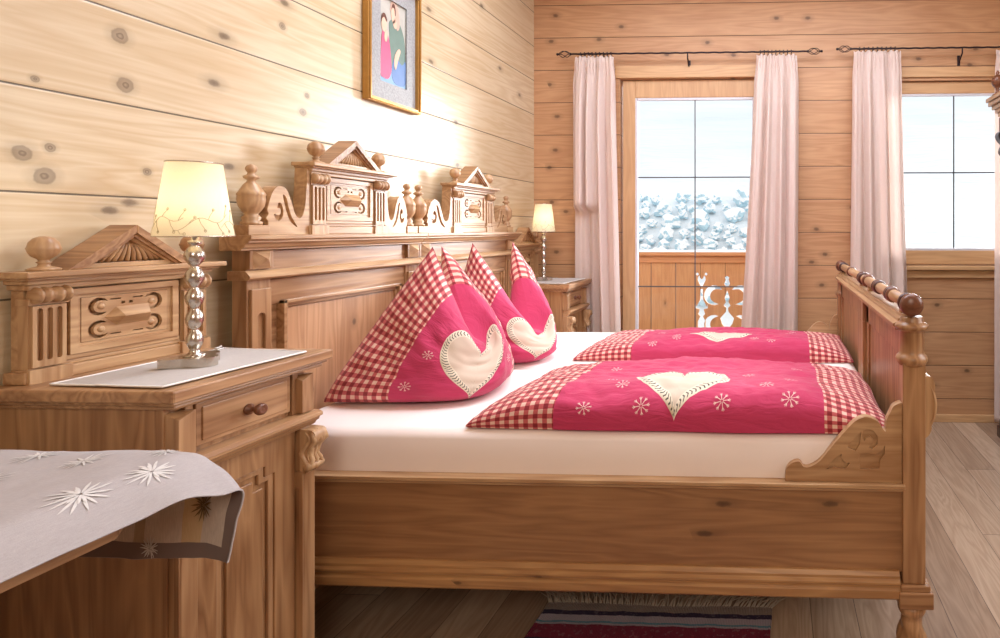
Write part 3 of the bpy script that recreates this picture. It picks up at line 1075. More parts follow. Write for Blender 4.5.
def make_bed(ya, yb, near):
    yc = (ya + yb) / 2
    lab = ('carved antique wooden bed nearer the camera, with the open bracket and plain side board' if near else
           'carved antique wooden bed on the window side, behind the nearer bed')
    bed = thing('bed', (-0.58, yc, 0), lab, 'bed', 'twin carved wooden beds')
    w = yb - ya
    # --- headboard
    m = MB()
    m.box(-1.60, HX - .022, ya + .02, yb - .02, .22, 1.215)
    m.box(-1.60, HX - .010, ya + .07, yb - .07, 1.135, 1.215)
    m.box(-1.60, HX - .012, ya + .07, yb - .07, 1.045, 1.125)
    hb = build('headboard', m, M['bedY'], bed, .002)
    for s, y0, y1 in ((-1, ya, ya + .075), (1, yb - .075, yb)):
        p = MB()
        p.box(-1.602, HX - .006, y0, y1, .02, 1.165)
        p.box(-1.602, HX + .004, y0 - .0, y1, 1.160, 1.216)
        c = (y0 + y1) / 2
        # pilaster face with an arched flute
        hole = [(c + a, b) for a, b in [(-.012, .70), (.012, .70)] + arc(0, 1.015, .012, 0, PI, 8)]
        p.prism([(y0 + .006, .30), (y1 - .006, .30), (y1 - .006, 1.10), (y0 + .006, 1.10)], lambda a, b, d: (d, a, b), HX - .006, HX + .004, [hole])
        st = build('stile', p, M['bedZ'], hb, .002)
        d = MB()
        q = [(HX + .004, c - .026, 1.188), (HX + .004, c, 1.222), (HX + .004, c + .026, 1.188), (HX + .004, c, 1.154), (HX + .030, c, 1.188)]
        q = [(HX + .004, c - .028, 1.160), (HX + .004, c + .028, 1.160), (HX + .004, c + .028, 1.216), (HX + .004, c - .028, 1.216), (HX + .026, c, 1.188)]
        d.add(q, [(0, 1, 4), (1, 2, 4), (2, 3, 4), (3, 0, 4), (3, 2, 1, 0)])
        build('diamond_boss', d, M['carveY'], hb)
    # mouldings
    cm = [(-1.606, 1.217), (HX + .012, 1.217), (HX + .012, 1.222), (HX + .020, 1.226), (HX + .024, 1.236), (HX + .034, 1.240), (HX + .034, 1.246), (HX + .042, 1.250), (HX + .042, 1.262), (-1.606, 1.262)]
    e0, e1 = (.034, 0) if near else (0, .018)
    mm = MB().prism(cm, lambda a, b, d: (a, d, b), ya - e0, yb + e1)
    build('cornice', mm, M['carveY'], hb, .0012)
    bm_ = [(-1.604, 1.128), (HX + .008, 1.128), (HX + .016, 1.134), (HX + .016, 1.140), (HX + .008, 1.150), (HX, 1.156), (-1.604, 1.156)]
    mm = MB().prism(bm_, lambda a, b, d: (a, d, b), ya - (.012 if near else 0), yb + (0 if near else .012))
    build('band_moulding', mm, M['carveY'], hb, .001)
    # raised field with frame moulding
    p0, p1 = ya + .112, yb - .112
    mm = MB()
    mm.box(HX - .024, HX - .014, p0 + .02, p1 - .02, .40, 1.030)
    build('field', mm, M['field'], hb, .003)
    mm = MB()
    for (a, b, c, d) in ((p0, p0 + .012, .38, 1.056), (p1 - .012, p1, .38, 1.056), (p0, p1, 1.044, 1.056), (p0, p1, .38, .392)):
        mm.box(HX - .024, HX + .004, a, b, c, d)
    for (a, b, c, d) in ((p0 + .012, p0 + .024, .392, 1.044), (p1 - .024, p1 - .012, .392, 1.044), (p0 + .012, p1 - .012, 1.032, 1.044)):
        mm.box(HX - .024, HX - .006, a, b, c, d)
    build('field_moulding', mm, M['bedY'], hb, .002)
    # crest, scrolls, finials
    cw = .40 if near else .42
    crest(bed, yc + .012, 1.262, -1.602, cw, 1.0)
    half = cw * .44
    for s in (-1, 1):
        y_in = yc + .012 + s * half
        y_out = yc - s * 0 + s * (w / 2 - .062)
        L = abs(y_out - y_in)
        pr = [(0, 0), (0, .205), (.035, .206), (.06, .19), (.075, .15), (.11, .09), (.18, .055), (.28, .048), (.37, .064), (.45, .098), (.54, .126), (.66, .137), (.78, .133), (.88, .114), (.95, .085), (.98, .068), (.955, .058), (1.0, .046), (.96, .036), (.97, .022), (1.0, 0)]
        sm = smooth_poly(pr[1:], 4) + [(0, 0)]
        g = lambda t, v, d, y_in=y_in, s=s, L=L: (d, y_in + s * t * L, 1.262 + v * 1.12)
        hol = [smooth_poly([(.84, .058), (.77, .040), (.67, .044), (.63, .066), (.68, .088), (.745, .088), (.76, .074), (.70, .074), (.69, .060), (.75, .054)], 3, True),
               smooth_poly([(.56, .104), (.64, .112), (.56, .066), (.46, .036), (.30, .022), (.43, .048), (.51, .078)], 3, True)]
        m = MB().prism(sm, g, -1.600, -1.566)
        m.prism(sm, g, -1.566, -1.556, hol)
        build('scroll_wing', m, M['carveY'], bed, .0015)
        yf = yc + s * (w / 2 - .036)
        m = MB()
        m.box(-1.602, -1.552, yf - .034, yf + .034, 1.262, 1.292)
        pl = build('plinth', m, M['carveY'], bed, .002)
        m = MB().lathe(finial_prof(.98), (-1.578, yf, 1.292), 'Z', 24)
        build('finial', m, M['carveZ'], bed)
    # --- side rails
    for s, y0 in ((-1, ya + (.012 if near else .030)), (1, yb - (.060 if near else .037))):
        m = MB()
        y1 = y0 + .025
        fs = y0 if s < 0 else y1
        m.box(-1.548, .368, y0 + .002, y1 - .002, RZ0 + .07, RZ1 - .022)
        rr = build('side_rail', m, M['rail'], bed, .002)
        pf = [(0, RZ1 - .026), (.010, RZ1 - .022), (.010, RZ1 - .016), (.020, RZ1 - .010), (.020, RZ1), (-.024, RZ1), (-.024, RZ1 - .026)]
        mm = MB().prism([(fs + s * a, b) for a, b in pf], lambda a, b, d: (d, a, b), -1.548, .366)
        build('rail_moulding', mm, M['carveX'], rr, .001)
        pf = [(-.024, RZ0), (.012, RZ0), (.020, RZ0 + .008), (.020, RZ0 + .030), (.015, RZ0 + .034), (.015, RZ0 + .042), (.019, RZ0 + .046), (.019, RZ0 + .052), (.012, RZ0 + .058), (.012, RZ0 + .066), (.004, RZ0 + .076), (-.024, RZ0 + .076)]
        mm = MB().prism([(fs + s * a, b) for a, b in pf], lambda a, b, d: (d, a, b), -1.548, .352)
        build('rail_foot_moulding', mm, M['rail_foot'], rr, .001)
    # corner bracket over the near rail
    br = [(0.029, 0.561), (0.031, 0.591), (0.045, 0.61), (0.064, 0.617), (0.074, 0.613), (0.082, 0.602), (0.101, 0.603), (0.13, 0.622), (0.162, 0.662), (0.2, 0.706), (0.226, 0.733), (0.253, 0.746), (0.277, 0.742), (0.295, 0.731), (0.306, 0.713), (0.314, 0.707), (0.316, 0.737), (0.327, 0.761), (0.335, 0.777), (0.348, 0.785), (0.359, 0.788)]
    hb1 = [(0.205, 0.66), (0.221, 0.679), (0.245, 0.704), (0.242, 0.685), (0.24, 0.669), (0.229, 0.65)]
    hb2 = [(0.25, 0.707), (0.263, 0.711), (0.279, 0.707), (0.291, 0.691), (0.29, 0.67), (0.277, 0.656), (0.266, 0.659), (0.277, 0.670), (0.278, 0.683), (0.269, 0.691), (0.258, 0.688), (0.253, 0.678), (0.247, 0.690)]
    hb3 = [(0.24, 0.64), (0.263, 0.643), (0.285, 0.64), (0.301, 0.649), (0.311, 0.665), (0.31, 0.641), (0.298, 0.627), (0.295, 0.6), (0.242, 0.598), (0.237, 0.626)]
    hb4 = [(0.146, 0.595), (0.162, 0.62), (0.189, 0.64), (0.188, 0.628), (0.2, 0.615), (0.213, 0.615), (0.2, 0.599), (0.178, 0.601), (0.168, 0.604)]
    sm = smooth_poly(br, 3) + [(.359, .561)]
    for s, y0 in (((-1, ya + .008),) if near else ((1, yb - .008),)):
        m = MB()
        d1, d2, d3 = (y0, y0 + .008, y0 + .026) if s < 0 else (y0, y0 - .008, y0 - .026)
        m.prism(sm, lambda a, b, d: (a, d, b), d2, d3)
        m.prism(sm, lambda a, b, d: (a, d, b), d1, d2, [hb1, hb2, hb3, hb4])
        build('corner_bracket', m, M['carveX'], bed, .001)
    # --- footboard
    FX0, FX1 = .360, .424
    m = MB()
    m.box(.384, .402, ya + .05, yb - .05, .24, .985)
    for (a, b, c, d) in ((ya + .06, ya + .105, .24, .985), (yb - .105, yb - .06, .24, .985), (ya + .06, yb - .06, .90, .985)):
        m.box(.376, .408, a, b, c, d)
    fb = build('footboard', m, M['bedZ'], bed, .003)
    pf = [(.352, .985), (.352, .992), (.346, .997), (.346, 1.004), (.360, 1.010), (.360, 1.018), (.372, 1.022), (.372, 1.030), (.408, 1.030), (.408, 1.022), (.420, 1.018), (.420, 1.010), (.436, 1.004), (.436, .997), (.430, .992), (.430, .985)]
    a0, a1 = (ya + .062, yb + .0) if near else (ya, yb - .0)
    build('cap_moulding', MB().prism(pf, lambda a, b, d: (a, d, b), a0, a1), M['carveY'], fb, .001)
    for s, y in ((-1, ya), (1, yb)):
        yy0, yy1 = (y, y + .062) if s < 0 else (y - .062, y)
        pc = (yy0 + yy1) / 2
        m = MB()
        m.box(FX0, FX1, yy0, yy1, .280, .900)
        outer = (s < 0) == near
        xc = (FX0 + FX1) / 2
        if outer:
            m.lathe([(.028, .890), (.038, .893), (.044, .902), (.046, .910), (.043, .918), (.037, .922), (.034, .930), (.033, .985), (.036, .990), (.046, .996), (.048, 1.004), (.044, 1.010), (.034, 1.015), (.031, 1.030), (.001, 1.034)], (xc, pc, 0), 'Z', 24)
        else:
            m.box(FX0, FX1, yy0, yy1, .9, .984)
        post = build('post', m, M['bedZ'], fb, .003)
        m = MB()
        m.box(FX0 - .012, FX1 + .020, yy0 - (.012 if s < 0 and outer else 0), yy1 + (.012 if s > 0 and outer else 0), .215, .262)
        m.box(FX0 - .008, FX1 + .012, yy0 - (.008 if s < 0 and outer else 0), yy1 + (.008 if s > 0 and outer else 0), .262, .280)
        build('post_block', m, M['bedX'], fb, .004)
        lg = MB()
        tw = lambda a, t: 0.16 * sin(2 * a + t * 75) * (1 if .05 < t < .17 else 0)
        kq = 1.0 if outer else .74
        lg.lathe([(r_ * kq, t_) for r_, t_ in [(.001, 0), (.020, 0), (.024, .012), (.022, .03), (.018, .045)] + [(.031 + .007 * sin((t - .05) / .12 * PI), t) for t in [.05 + .006 * i for i in range(21)]] + [(.028, .178), (.036, .186), (.040, .196), (.040, .206), (.030, .215)]], (xc, pc, 0), 'Z', 24, 0, tw)
        build('turned_leg', lg, M['bedZ'], bed)
        if outer:
            # carved leaf bracket on the outer face of the post
            m = MB()
            pl = [(0, .86), (.016, .862), (.026, .85), (.030, .83), (.024, .80), (.030, .775), (.028, .75), (.016, .735), (.020, .715), (.012, .695), (0, .685)]
            sp = smooth_poly(pl, 3)
            m.prism(sp, lambda a, b, d: (FX1 + a, d, b), pc - .018, pc + .018)
            for q in range(3):
                m.tube([(FX1 + .010 + .020 * sin(PI * i / 8), pc + (q - 1) * .014, .85 - i * .018) for i in range(9)], [.003 + .004 * sin(PI * i / 8) for i in range(9)], 6)
            build('leaf_carving', m, M['carveZ'], fb, .002)
    # headboard feet
    # rod with rings along the top
    xr, zr, r = .384, 1.066, .0185
    m = MB()
    y0, y1 = (ya + .010, yb - .004) if near else (ya + .004, yb - .010)
    pr = [(.001, y0), (r, y0 + .002), (r, y1 - .002), (.001, y1)]
    m.lathe([(a, b) for a, b in pr], (xr, 0, zr), 'Y', 20)
    for yy in (ya + .10, yb - .10):
        m.box(xr - .010, xr + .010, yy - .012, yy + .012, 1.030, zr - .010)
    rd = build('rail_rod', m, M['carveY'], fb)
    rings = [ya + .055, ya + .235, ya + .255, ya + .275, yb - .30, yb - .28, yb - .26, yb - .055] if near else [ya + .04, ya + .07, ya + .10, yb - .42, yb - .12]
    for q, yy in enumerate(rings):
        R = .028 if q in (0, len(rings) - 1) else .0255
        mm = MB().lathe([(.017, yy - .010), (R - .003, yy - .008), (R, yy - .002), (R, yy + .002), (R - .003, yy + .008), (.017, yy + .010)], (xr, 0, zr), 'Y', 20)
        build('rod_ring', mm, M['brown_ring'] if q % 2 == 0 else M['rodwood'], fb)
    ye, sg = (ya + .012, -1) if near else (yb - .012, 1)
    mm = MB().lathe([(.020, ye - sg * .010), (.026, ye - sg * .002), (.0325, ye + sg * .006), (.033, ye + sg * .016), (.029, ye + sg * .026), (.018, ye + sg * .032), (.001, ye + sg * .034)], (xr, 0, zr), 'Y', 24)
    build('rod_knob', mm, M['rodwood'], fb)
    return bed

YM = 2.296
make_bed(1.535, YM - .001, True)
make_bed(YM + .001, 3.150, False)

# slats that carry the mattresses stay with each bed (hidden ledges)
MT = .682
def mattress(ya, yb, label):
    x0, x1 = -1.544, .356
    def shape(u, v):
        return None
    m = MB()
    n = 60
    rr = .035
    prof = []
    z0 = .40
    hy = (yb - ya) / 2
    yc = (ya + yb) / 2
    sec = [(-hy, z0), (-hy - .002, .50), (-hy - .003, .60)] + [(-hy + rr - rr * cos(a), MT - rr + rr * sin(a)) for a in [PI / 12 * i for i in range(1, 7)]]
    sec = sec + [(-a, b) for a, b in sec[::-1]]
    vs = []
    for i in range(n + 1):
        x = x0 + (x1 - x0) * i / n
        e = min(1, min(x - x0, x1 - x) / .03)
        dz = -.020 * (1 - e) ** 2
        for k, (a, b) in enumerate(sec):
            wv = .0035 * noise.noise(Vector((x * 5, a * 6, b * 3 + ya)))
            vs.append((x, yc + a, b + (dz if b > .62 else 0) + (wv if b > .62 else 0)))
    q = len(sec)
    fs = [(i * q + k, (i + 1) * q + k, (i + 1) * q + (k + 1) % q, i * q + (k + 1) % q) for i in range(n) for k in range(q)]
    fs += [tuple(range(q)), tuple(n * q + k for k in range(q))]
    m.add(vs, fs, 0, True)
    t = thing('mattress', ((x0 + x1) / 2, yc, z0), label, 'mattress', 'mattresses under white sheets')
    build('fitted_sheet', m, M['sheet'], t)
    return t
mattress(1.566, YM - .008, 'mattress under a white fitted sheet on the bed nearer the camera')
mattress(YM + .008, 3.110, 'mattress under a white fitted sheet on the bed by the window side')

# ------------------------------------------------------------------ decals on surfaces
def num_frame(fn, a, b, h=1e-3):
    p = Vector(fn(a, b)); pa = Vector(fn(a + h, b)) - p; pb = Vector(fn(a, b + h)) - p
    n = pa.cross(pb)
    if n.length < 1e-12:
        n = Vector((0, 0, 1))
    return p, n.normalized()

def strip(m, fn, pts, w, mi, off=.0015, flip=1):
    """flat ribbon following the surface through (a,b) metric points"""
    vs, n = [], len(pts)
    for i, (a, b) in enumerate(pts):
        c, d = pts[min(i + 1, n - 1)], pts[max(i - 1, 0)]
        tx, ty = c[0] - d[0], c[1] - d[1]
        l = math.hypot(tx, ty) or 1
        nx, ny = -ty / l * w, tx / l * w
        for s in (-1, 1):
            p, nn = num_frame(fn, a + s * nx, b + s * ny)
            vs.append(p + nn * off * flip)
    m.add(vs, [(2 * i, 2 * i + 1, 2 * i + 3, 2 * i + 2) for i in range(n - 1)], mi, True)

def snowflake(m, fn, a, b, r, mi=1, flip=1, rot=0.2):
    for k in range(8):
        t = rot + k * PI / 4
        ca, sa = cos(t), sin(t)
        strip(m, fn, [(a + ca * r * q, b + sa * r * q) for q in (.12, .5, 1.0)], r * .035, mi, .0016, flip)
        for s in (-.45, .45):
            c2, s2 = cos(t + s), sin(t + s)
            strip(m, fn, [(a + ca * r * .62, b + sa * r * .62), (a + ca * r * .62 + c2 * r * .34, b + sa * r * .62 + s2 * r * .34)], r * .03, mi, .0016, flip)

def heart_outline(n=72):
    pts = []
    for i in range(n):
        t = 2 * PI * i / n
        x = 16 * sin(t) ** 3
        y = 13 * cos(t) - 5 * cos(2 * t) - 2 * cos(3 * t) - cos(4 * t)
        pts.append((x / 17.0, (y + 2.0) / 17.0))
    return pts           # about +-0.94 wide, from -0.88 (tip) to +0.82

def heart_patch(fn, ca, cb, sa, sb, name, parent, flip=1, off=.004, rot=0.0, rings=12):
    out = heart_outline()
    n = len(out)
    m = MB()
    vs, uv, fs = [], [], []
    per = [0]
    for i in range(n):
        p, q = out[i], out[(i + 1) % n]
        per.append(per[-1] + math.hypot((q[0] - p[0]) * sa, (q[1] - p[1]) * sb))
    pitch = .017
    num = round(per[-1] / pitch)
    for k in range(rings + 1):
        s = 1 - k / rings
        for i in range(n + 1):
            x, y = out[i % n]
            a, b = x * s * sa, (y * s) * sb
            a, b = a * cos(rot) - b * sin(rot), a * sin(rot) + b * cos(rot)
            p, nn = num_frame(fn, ca + a, cb + b)
            vs.append(p + nn * flip * (off if 0 < k else off * .2))
            uv.append((per[i] / per[-1] * num, (1 - s) * math.hypot(x * sa, y * sb) * .85))
    for k in range(rings):
        for i in range(n):
            fs.append((k * (n + 1) + i, k * (n + 1) + i + 1, (k + 1) * (n + 1) + i + 1, (k + 1) * (n + 1) + i))
    m.add(vs, fs, 0, True, uv)
    o = build(name, m, M['heart'], parent, recalc=False)
    o['label'] = 'cream heart patch edged with a leaf pattern'
    return o

# ------------------------------------------------------------------ duvets
def sgn(x, p): return math.copysign(abs(x) ** p, x)
def make_duvet(x0, x1, y0, y1, h, seed, label, heart_at, heart_size, flakes):
    L = x1 - x0
    hy, yc = (y1 - y0) / 2, (y0 + y1) / 2
    zb = MT + .004
    # arc-length table of the rounded cross-section, from front bottom over the top to the back bottom
    tab = []
    acc, prev = 0, None
    for i in range(241):
        t = PI * (1 - i / 240)
        p = (yc + hy * sgn(cos(t), .42), h * sgn(max(0, sin(t)), .52))
        if prev: acc += math.hypot(p[0] - prev[0], p[1] - prev[1])
        tab.append((acc, p)); prev = p
    tot = acc
    def sec(b):
        b = max(0, min(tot, b))
        lo, hi = 0, 240
        while hi - lo > 1:
            md = (lo + hi) // 2
            if tab[md][0] <= b: lo = md
            else: hi = md
        (s0, p), (s1, q) = tab[lo], tab[hi]
        k = (b - s0) / (s1 - s0 + 1e-9)
        return (p[0] + (q[0] - p[0]) * k, p[1] + (q[1] - p[1]) * k)
    def F(a, b):
        a = max(0, min(L, a))
        s = 2 * a / L - 1
        e = max(0, 1 - abs(s) ** 3.6) ** .72
        y, z = sec(b)
        top = min(1, z / h * 1.2)
        wr = (.020 * noise.noise(Vector((a * 2.4, b * 4.5, seed))) + .012 * noise.noise(Vector((a * 5.5, b * 13, seed + 4))) + .006 * noise.noise(Vector((a * 22 + b * 18, b * 30 - a * 10, seed + 9))))
        zz = z * (.10 + .90 * e) * (1 - .5 * max(0, min(1, (y - y0) / (y1 - y0))) ** 1.2) + wr * top * (0.25 + .75 * e)
        yy = yc + (y - yc) * (1 - .035 * abs(s) ** 6) + .010 * noise.noise(Vector((a * 3, 0, seed + 2))) * (1 if y < yc else -.5)
        x = x0 + a + (.018 * noise.noise(Vector((b * 5, seed, 1))) if 0 < abs(s) else 0)
        return (x, yy, zb + max(0.001, zz))
    m = MB()
    m.surf(lambda u, v: F(u * L, v * tot), 130, 90, 0, lambda u, v: (u * L, v * tot))
    # underside
    m.surf(lambda u, v: (lambda p, q: (p[0] + (q[0] - p[0]) * v, p[1] + (q[1] - p[1]) * v, zb))(F(u * L, 0), F(u * L, tot)), 130, 2, 0, lambda u, v: (u * L, v * .3))
    for (a, b, r) in flakes:
        snowflake(m, F, a, b, r)
    t = thing('duvet', ((x0 + x1) / 2, yc, zb), label, 'duvet', 'folded rose checked duvets')
    build('cover', m, [M['duvet'], M['stitch']], t)
    heart_patch(F, heart_at[0], heart_at[1], heart_size[0], heart_size[1], 'heart_patch', t)
    return t

make_duvet(-.925, .345, 1.572, 2.255, .122, 3.0, 'red and pink duvet with gingham ends and large heart on the bed nearer the camera', (.63, .195), (.165, .185),
           [(.36, .07, .024), (.53, .075, .026), (.77, .085, .026), (.97, .10, .028), (.45, .17, .022), (.90, .20, .024), (.40, .25, .022), (.98, .25, .024), (.55, .33, .022), (.84, .34, .022), (.36, .42, .022), (1.0, .42, .02)])
make_duvet(-.915, .350, 2.40, 3.02, .100, 8.0, 'pink duvet with gingham ends folded on the window side bed, behind the other duvet', (.65, .215), (.165, .11),
           [(.36, .10, .022), (.46, .16, .022), (.90, .12, .022), (.82, .16, .022), (.98, .24, .022), (.36, .30, .022), (1.0, .38, .022)])

# ------------------------------------------------------------------ pillows
def make_pillow(L, Mi, R, TL, D, TR, th, seed, label, flakes, heart):
    L, Mi, R, TL, D, TR = [Vector(p) for p in (L, Mi, R, TL, D, TR)]
    U, V = .46, .50
    def sab(u, e): return (math.sqrt(u * u + e * e) - e) / (math.sqrt(1 + e * e) - e)
    def mid(u, v):
        s = sab(u, .22); wl, wr = (s - u) / 2, (s + u) / 2
        B = L * wl + R * wr + Mi * (1 - s)
        s = sab(u, .07); wl, wr = (s - u) / 2, (s + u) / 2
        T = TL * wl + TR * wr + D * (1 - s)
        # the body keeps a fuller curve up to the ears
        p = B.lerp(T, v)
        C = (Mi + D) * .5
        o = p - C
        o.z = 0
        p = p + o * ((.16 if u > 0 else .03) * abs(u) * sin(PI * v) ** .9)
        return p
    def side(u, v, sg):
        h = 1e-3
        p = mid(u, v)
        du = mid(min(1, u + h), v) - mid(max(-1, u - h), v)
        dv = mid(u, min(1, v + h)) - mid(u, max(0, v - h))
        n = du.cross(dv)
        n = n.normalized() if n.length > 1e-12 else Vector((0, 0, 1))
        eu = max(0, 1 - abs(u) ** 2.6) ** .6
        ev = max(0, 1 - (2 * v - 1) ** 4) ** .55 if v > .5 else max(0, 1 - (1 - 2 * v) ** 6) ** .5
        t = th * eu * ev
        cr = math.exp(-(u / .13) ** 2)
        t *= 1 - (.62 if sg > 0 else .2) * cr * (.2 + .8 * v)
        t += (.012 * noise.noise(Vector((u * 2.5, v * 3, seed))) + .007 * noise.noise(Vector((u * 6 - v * 4, u * 3 + v * 9, seed + 8))) + .004 * noise.noise(Vector((u * 9 + v * 5, v * 7, seed + 3)))) * min(1, eu * ev * 2)
        p = p + n * t * sg * (1.0 if sg > 0 else .9)
        p.z = max(p.z, MT + .006 + .02 * (v if v < .05 else 0))
        p.x = max(p.x, HX + .008 + .004 * v)
        return p
    F = lambda a, b: side(max(-1, min(1, a / U)), max(0, min(1, b / V)), 1)
    m = MB()
    m.surf(lambda u, v: side(2 * u - 1, v, 1), 110, 64, 0, lambda u, v: ((2 * u - 1) * U, v * V))
    m.surf(lambda u, v: side(2 * u - 1, v, -1), 110, 64, 0, lambda u, v: ((2 * u - 1) * U, v * V))
    for (a, b, r) in flakes:
        snowflake(m, F, a, b, r, 1, 1)
    c = (L + Mi + R) / 3
    t = thing('pillow', (c.x, c.y, MT), label, 'pillow', 'chopped rose checked pillows')
    build('cover', m, [M['pillow'], M['stitch']], t)
    heart_patch(F, heart[0], heart[1], heart[2], heart[3], 'heart_patch', t, 1, .004)
    return t

make_pillow((-1.55, 1.79, MT), (-1.075, 1.84, MT), (-1.09, 2.20, MT), (-1.245, 1.92, 1.215), (-1.10, 1.92, .885), (-1.32, 2.09, 1.215), .10, 1.0,
            'red pillow with gingham edges and two pointed ears, standing nearer the camera', [(-.16, .24, .022), (-.19, .08, .022), (.13, .25, .02), (.20, .12, .02), (-.06, .36, .018)], (0.0, .235, .140, .265))
make_pillow((-1.50, 2.42, MT), (-1.09, 2.36, MT), (-1.205, 2.80, MT), (-1.40, 2.45, 1.215), (-1.12, 2.44, .82), (-1.335, 2.70, 1.215), .10, 5.0,
            'pink pillow with two pointed ears, standing farther back towards the window', [(-.16, .24, .022), (.16, .28, .022), (.14, .12, .02)], (0.0, .235, .14, .255))

# ------------------------------------------------------------------ nightstands
def make_nightstand():
    Y0, Y1, XF, ZT = 1.055, 1.455, -1.225, .948
    yc = (Y0 + Y1) / 2
    t = thing('nightstand', (-1.45, yc, 0), 'tall carved wooden nightstand in the left foreground, left of the near bed', 'nightstand', 'carved nightstands with temple shaped backs')
    B = 1.64
    # carcass with canted front corners
    xf = XF - .052
    y0, y1 = Y0 + .026, Y1 - .036
    def plan(a, b, d): return (a, b, d)
    c = .036
    oct_ = [(-B, y0), (xf, y0), (xf, y1), (-B, y1)]
    m = MB().prism(oct_, plan, .085, .905)
    body = build('body', m, M['cabinet'], t, .0015)
    # top slab, moulded in steps
    def slab(g, z0, z1, mb):
        mb.box(-B, XF + g, Y0 - g, Y1 + g, z0, z1)
    m = MB()
    slab(.000, .922, .948, m); slab(-.008, .914, .922, m); slab(-.016, .904, .914, m)
    build('top', m, M['bedY'], t, .006)
    # plinth
    m = MB()
    m.box(-B, xf + .046, y0 - .012, y1 + .012, .0, .075)
    m.box(-B, xf + .040, y0 - .006, y1 + .006, .075, .090)
    build('plinth', m, M['bedY'], t, .004)
    # drawer
    m = MB()
    d0, d1, e0, e1 = y0 + .055, y1 - .052, .802, .897
    m.box(xf, xf + .010, d0, d1, e0, e1)
    m.box(xf, xf + .013, d0 + .012, d1 - .012, e0 + .010, e1 - .010)
    dr = build('drawer', m, M['bedY'], t, .002)
    m = MB()
    k = (xf + .013, (d0 + d1) / 2, (e0 + e1) / 2 - .002)
    m.lathe([(.001, 0), (.013, 0), (.013, .004), (.006, .008), (.006, .018), (.012, .024), (.0145, .030), (.013, .036), (.009, .038), (.006, .036), (.001, .0375)], k, 'X', 20)
    build('knob', m, M['rodwood'], dr)
    for yy in (y0 + c + .004, y1 - c - .004):
        build('drawer_stile', MB().box(xf, xf + .012, yy - .008, yy + .008, .79, .905), M['bedZ'], t, .002)
    # ledge moulding under the drawer
    pf = [(xf - .02, .752), (xf + .026, .752), (xf + .030, .760), (xf + .038, .765), (xf + .040, .772), (xf + .048, .776), (xf + .048, .784), (xf + .038, .790), (xf - .02, .790)]
    m = MB().prism(pf, lambda a, b, d: (a, d, b), y0 + .010, y1 + .006)
    build('ledge_moulding', m, M['bedY'], t, .001)
    # door with shouldered panel
    m = MB()
    f0, f1, g0, g1 = y0 + .040, y1 - .040, .10, .748
    ii = .058
    n_ = .026
    inner = [(f0 + ii, g0 + ii), (f1 - ii, g0 + ii), (f1 - ii, g1 - ii - n_), (f1 - ii - n_, g1 - ii - n_), (f1 - ii - n_, g1 - ii), (f0 + ii + n_, g1 - ii), (f0 + ii + n_, g1 - ii - n_), (f0 + ii, g1 - ii - n_)]
    cen = ((f0 + f1) / 2, (g0 + g1) / 2)
    def inset(p, e):
        out = []
        for (a, b) in p:
            out.append((a + (e if a < cen[0] else -e), b + (e if b < cen[1] else -e)))
        return out
    m.prism([(f0, g0), (f1, g0), (f1, g1), (f0, g1)], lambda a, b, d: (d, a, b), xf, xf + .012, [inner])
    dd = build('door', m, M['cabinet'], t, .0015)
    m = MB()
    m.prism(inner, lambda a, b, d: (d, a, b), xf, xf + .008, [inset(inner, .014)])
    build('panel_moulding', m, M['bedZ'], dd, .002)
    m = MB()
    m.prism(inset(inner, .026), lambda a, b, d: (d, a, b), xf, xf + .007)
    build('panel', m, M['cabinet'], dd, .003)
    # square corner pilasters with acanthus
    for yy in (y0 + .004, y1 - .038):
        m = MB()
        m.box(xf - .004, xf + .034, yy, yy + .034, .09, .640)
        m.box(xf - .004, xf + .026, yy, yy + .034, .640, .752)
        hole = [(xf + .008, .14), (xf + .024, .14)] + arc(xf + .016, .590, .008, 0, PI, 8)
        m.prism([(xf - .002, .09), (xf + .034, .09), (xf + .034, .640), (xf - .002, .640)], lambda a, b, d: (a, d, b), yy, yy - .004, [hole])
        pl = build('corner_pilaster', m, M['bedZ'], t, .0015)
        m = MB()
        q = [(xf - .004, yy, .792), (xf + .030, yy, .792), (xf + .030, yy + .034, .792), (xf - .004, yy + .034, .792), (xf - .004, yy, .892), (xf + .030, yy, .878), (xf + .030, yy + .034, .892), (xf - .004, yy + .034, .892)]
        m.add(q, [(0, 1, 2, 3), (4, 7, 6), (4, 6, 5), (0, 4, 5, 1), (1, 5, 6, 2), (2, 6, 7, 3), (3, 7, 4, 0)])
        build('corner_block', m, M['bedZ'], t, .001)
        m = MB()
        side = smooth_poly([(.024, .750), (.056, .748), (.066, .735), (.064, .715), (.052, .70), (.044, .69), (.048, .672), (.054, .655), (.048, .640), (.036, .632), (.024, .634)], 3)
        m.prism(side, lambda a, b, d: (xf + a, d, b), yy - .002, yy + .036)
        for q in (-.014, 0, .014):
            m.tube([(xf + .034 + (.030 if i < 3 else .018) * (1 - abs(i - 2.0) / 7) + (.012 if i in (6, 7) else 0), yy + .017 + q * (1 + .4 * sin(i)), .748 - .0135 * i) for i in range(9)], [.003 + .0045 * sin(PI * i / 8) for i in range(9)], 7)
        for q in (-.003, .037):
            m.tube([(xf + .040 + .016 * sin(i * .9) * (1 - i / 14), yy + q, .742 - .0105 * i) for i in range(11)], [.002 + .004 * sin(PI * i / 10) for i in range(11)], 7)
            m.lathe([(.001, -.004), (.009, -.003), (.010, .0), (.009, .003), (.001, .004)], (xf + .044, yy + q, .652), 'Y', 14)
        m.lathe([(.001, -.022), (.011, -.022), (.013, 0), (.011, .022), (.001, .022)], (xf + .046, yy + .017, .652), 'Y', 14)
        build('acanthus_carving', m, M['carveZ'], t)
    # temple back
    crest(t, 1.273, ZT, -1.638, .415, 1.0)
    return t

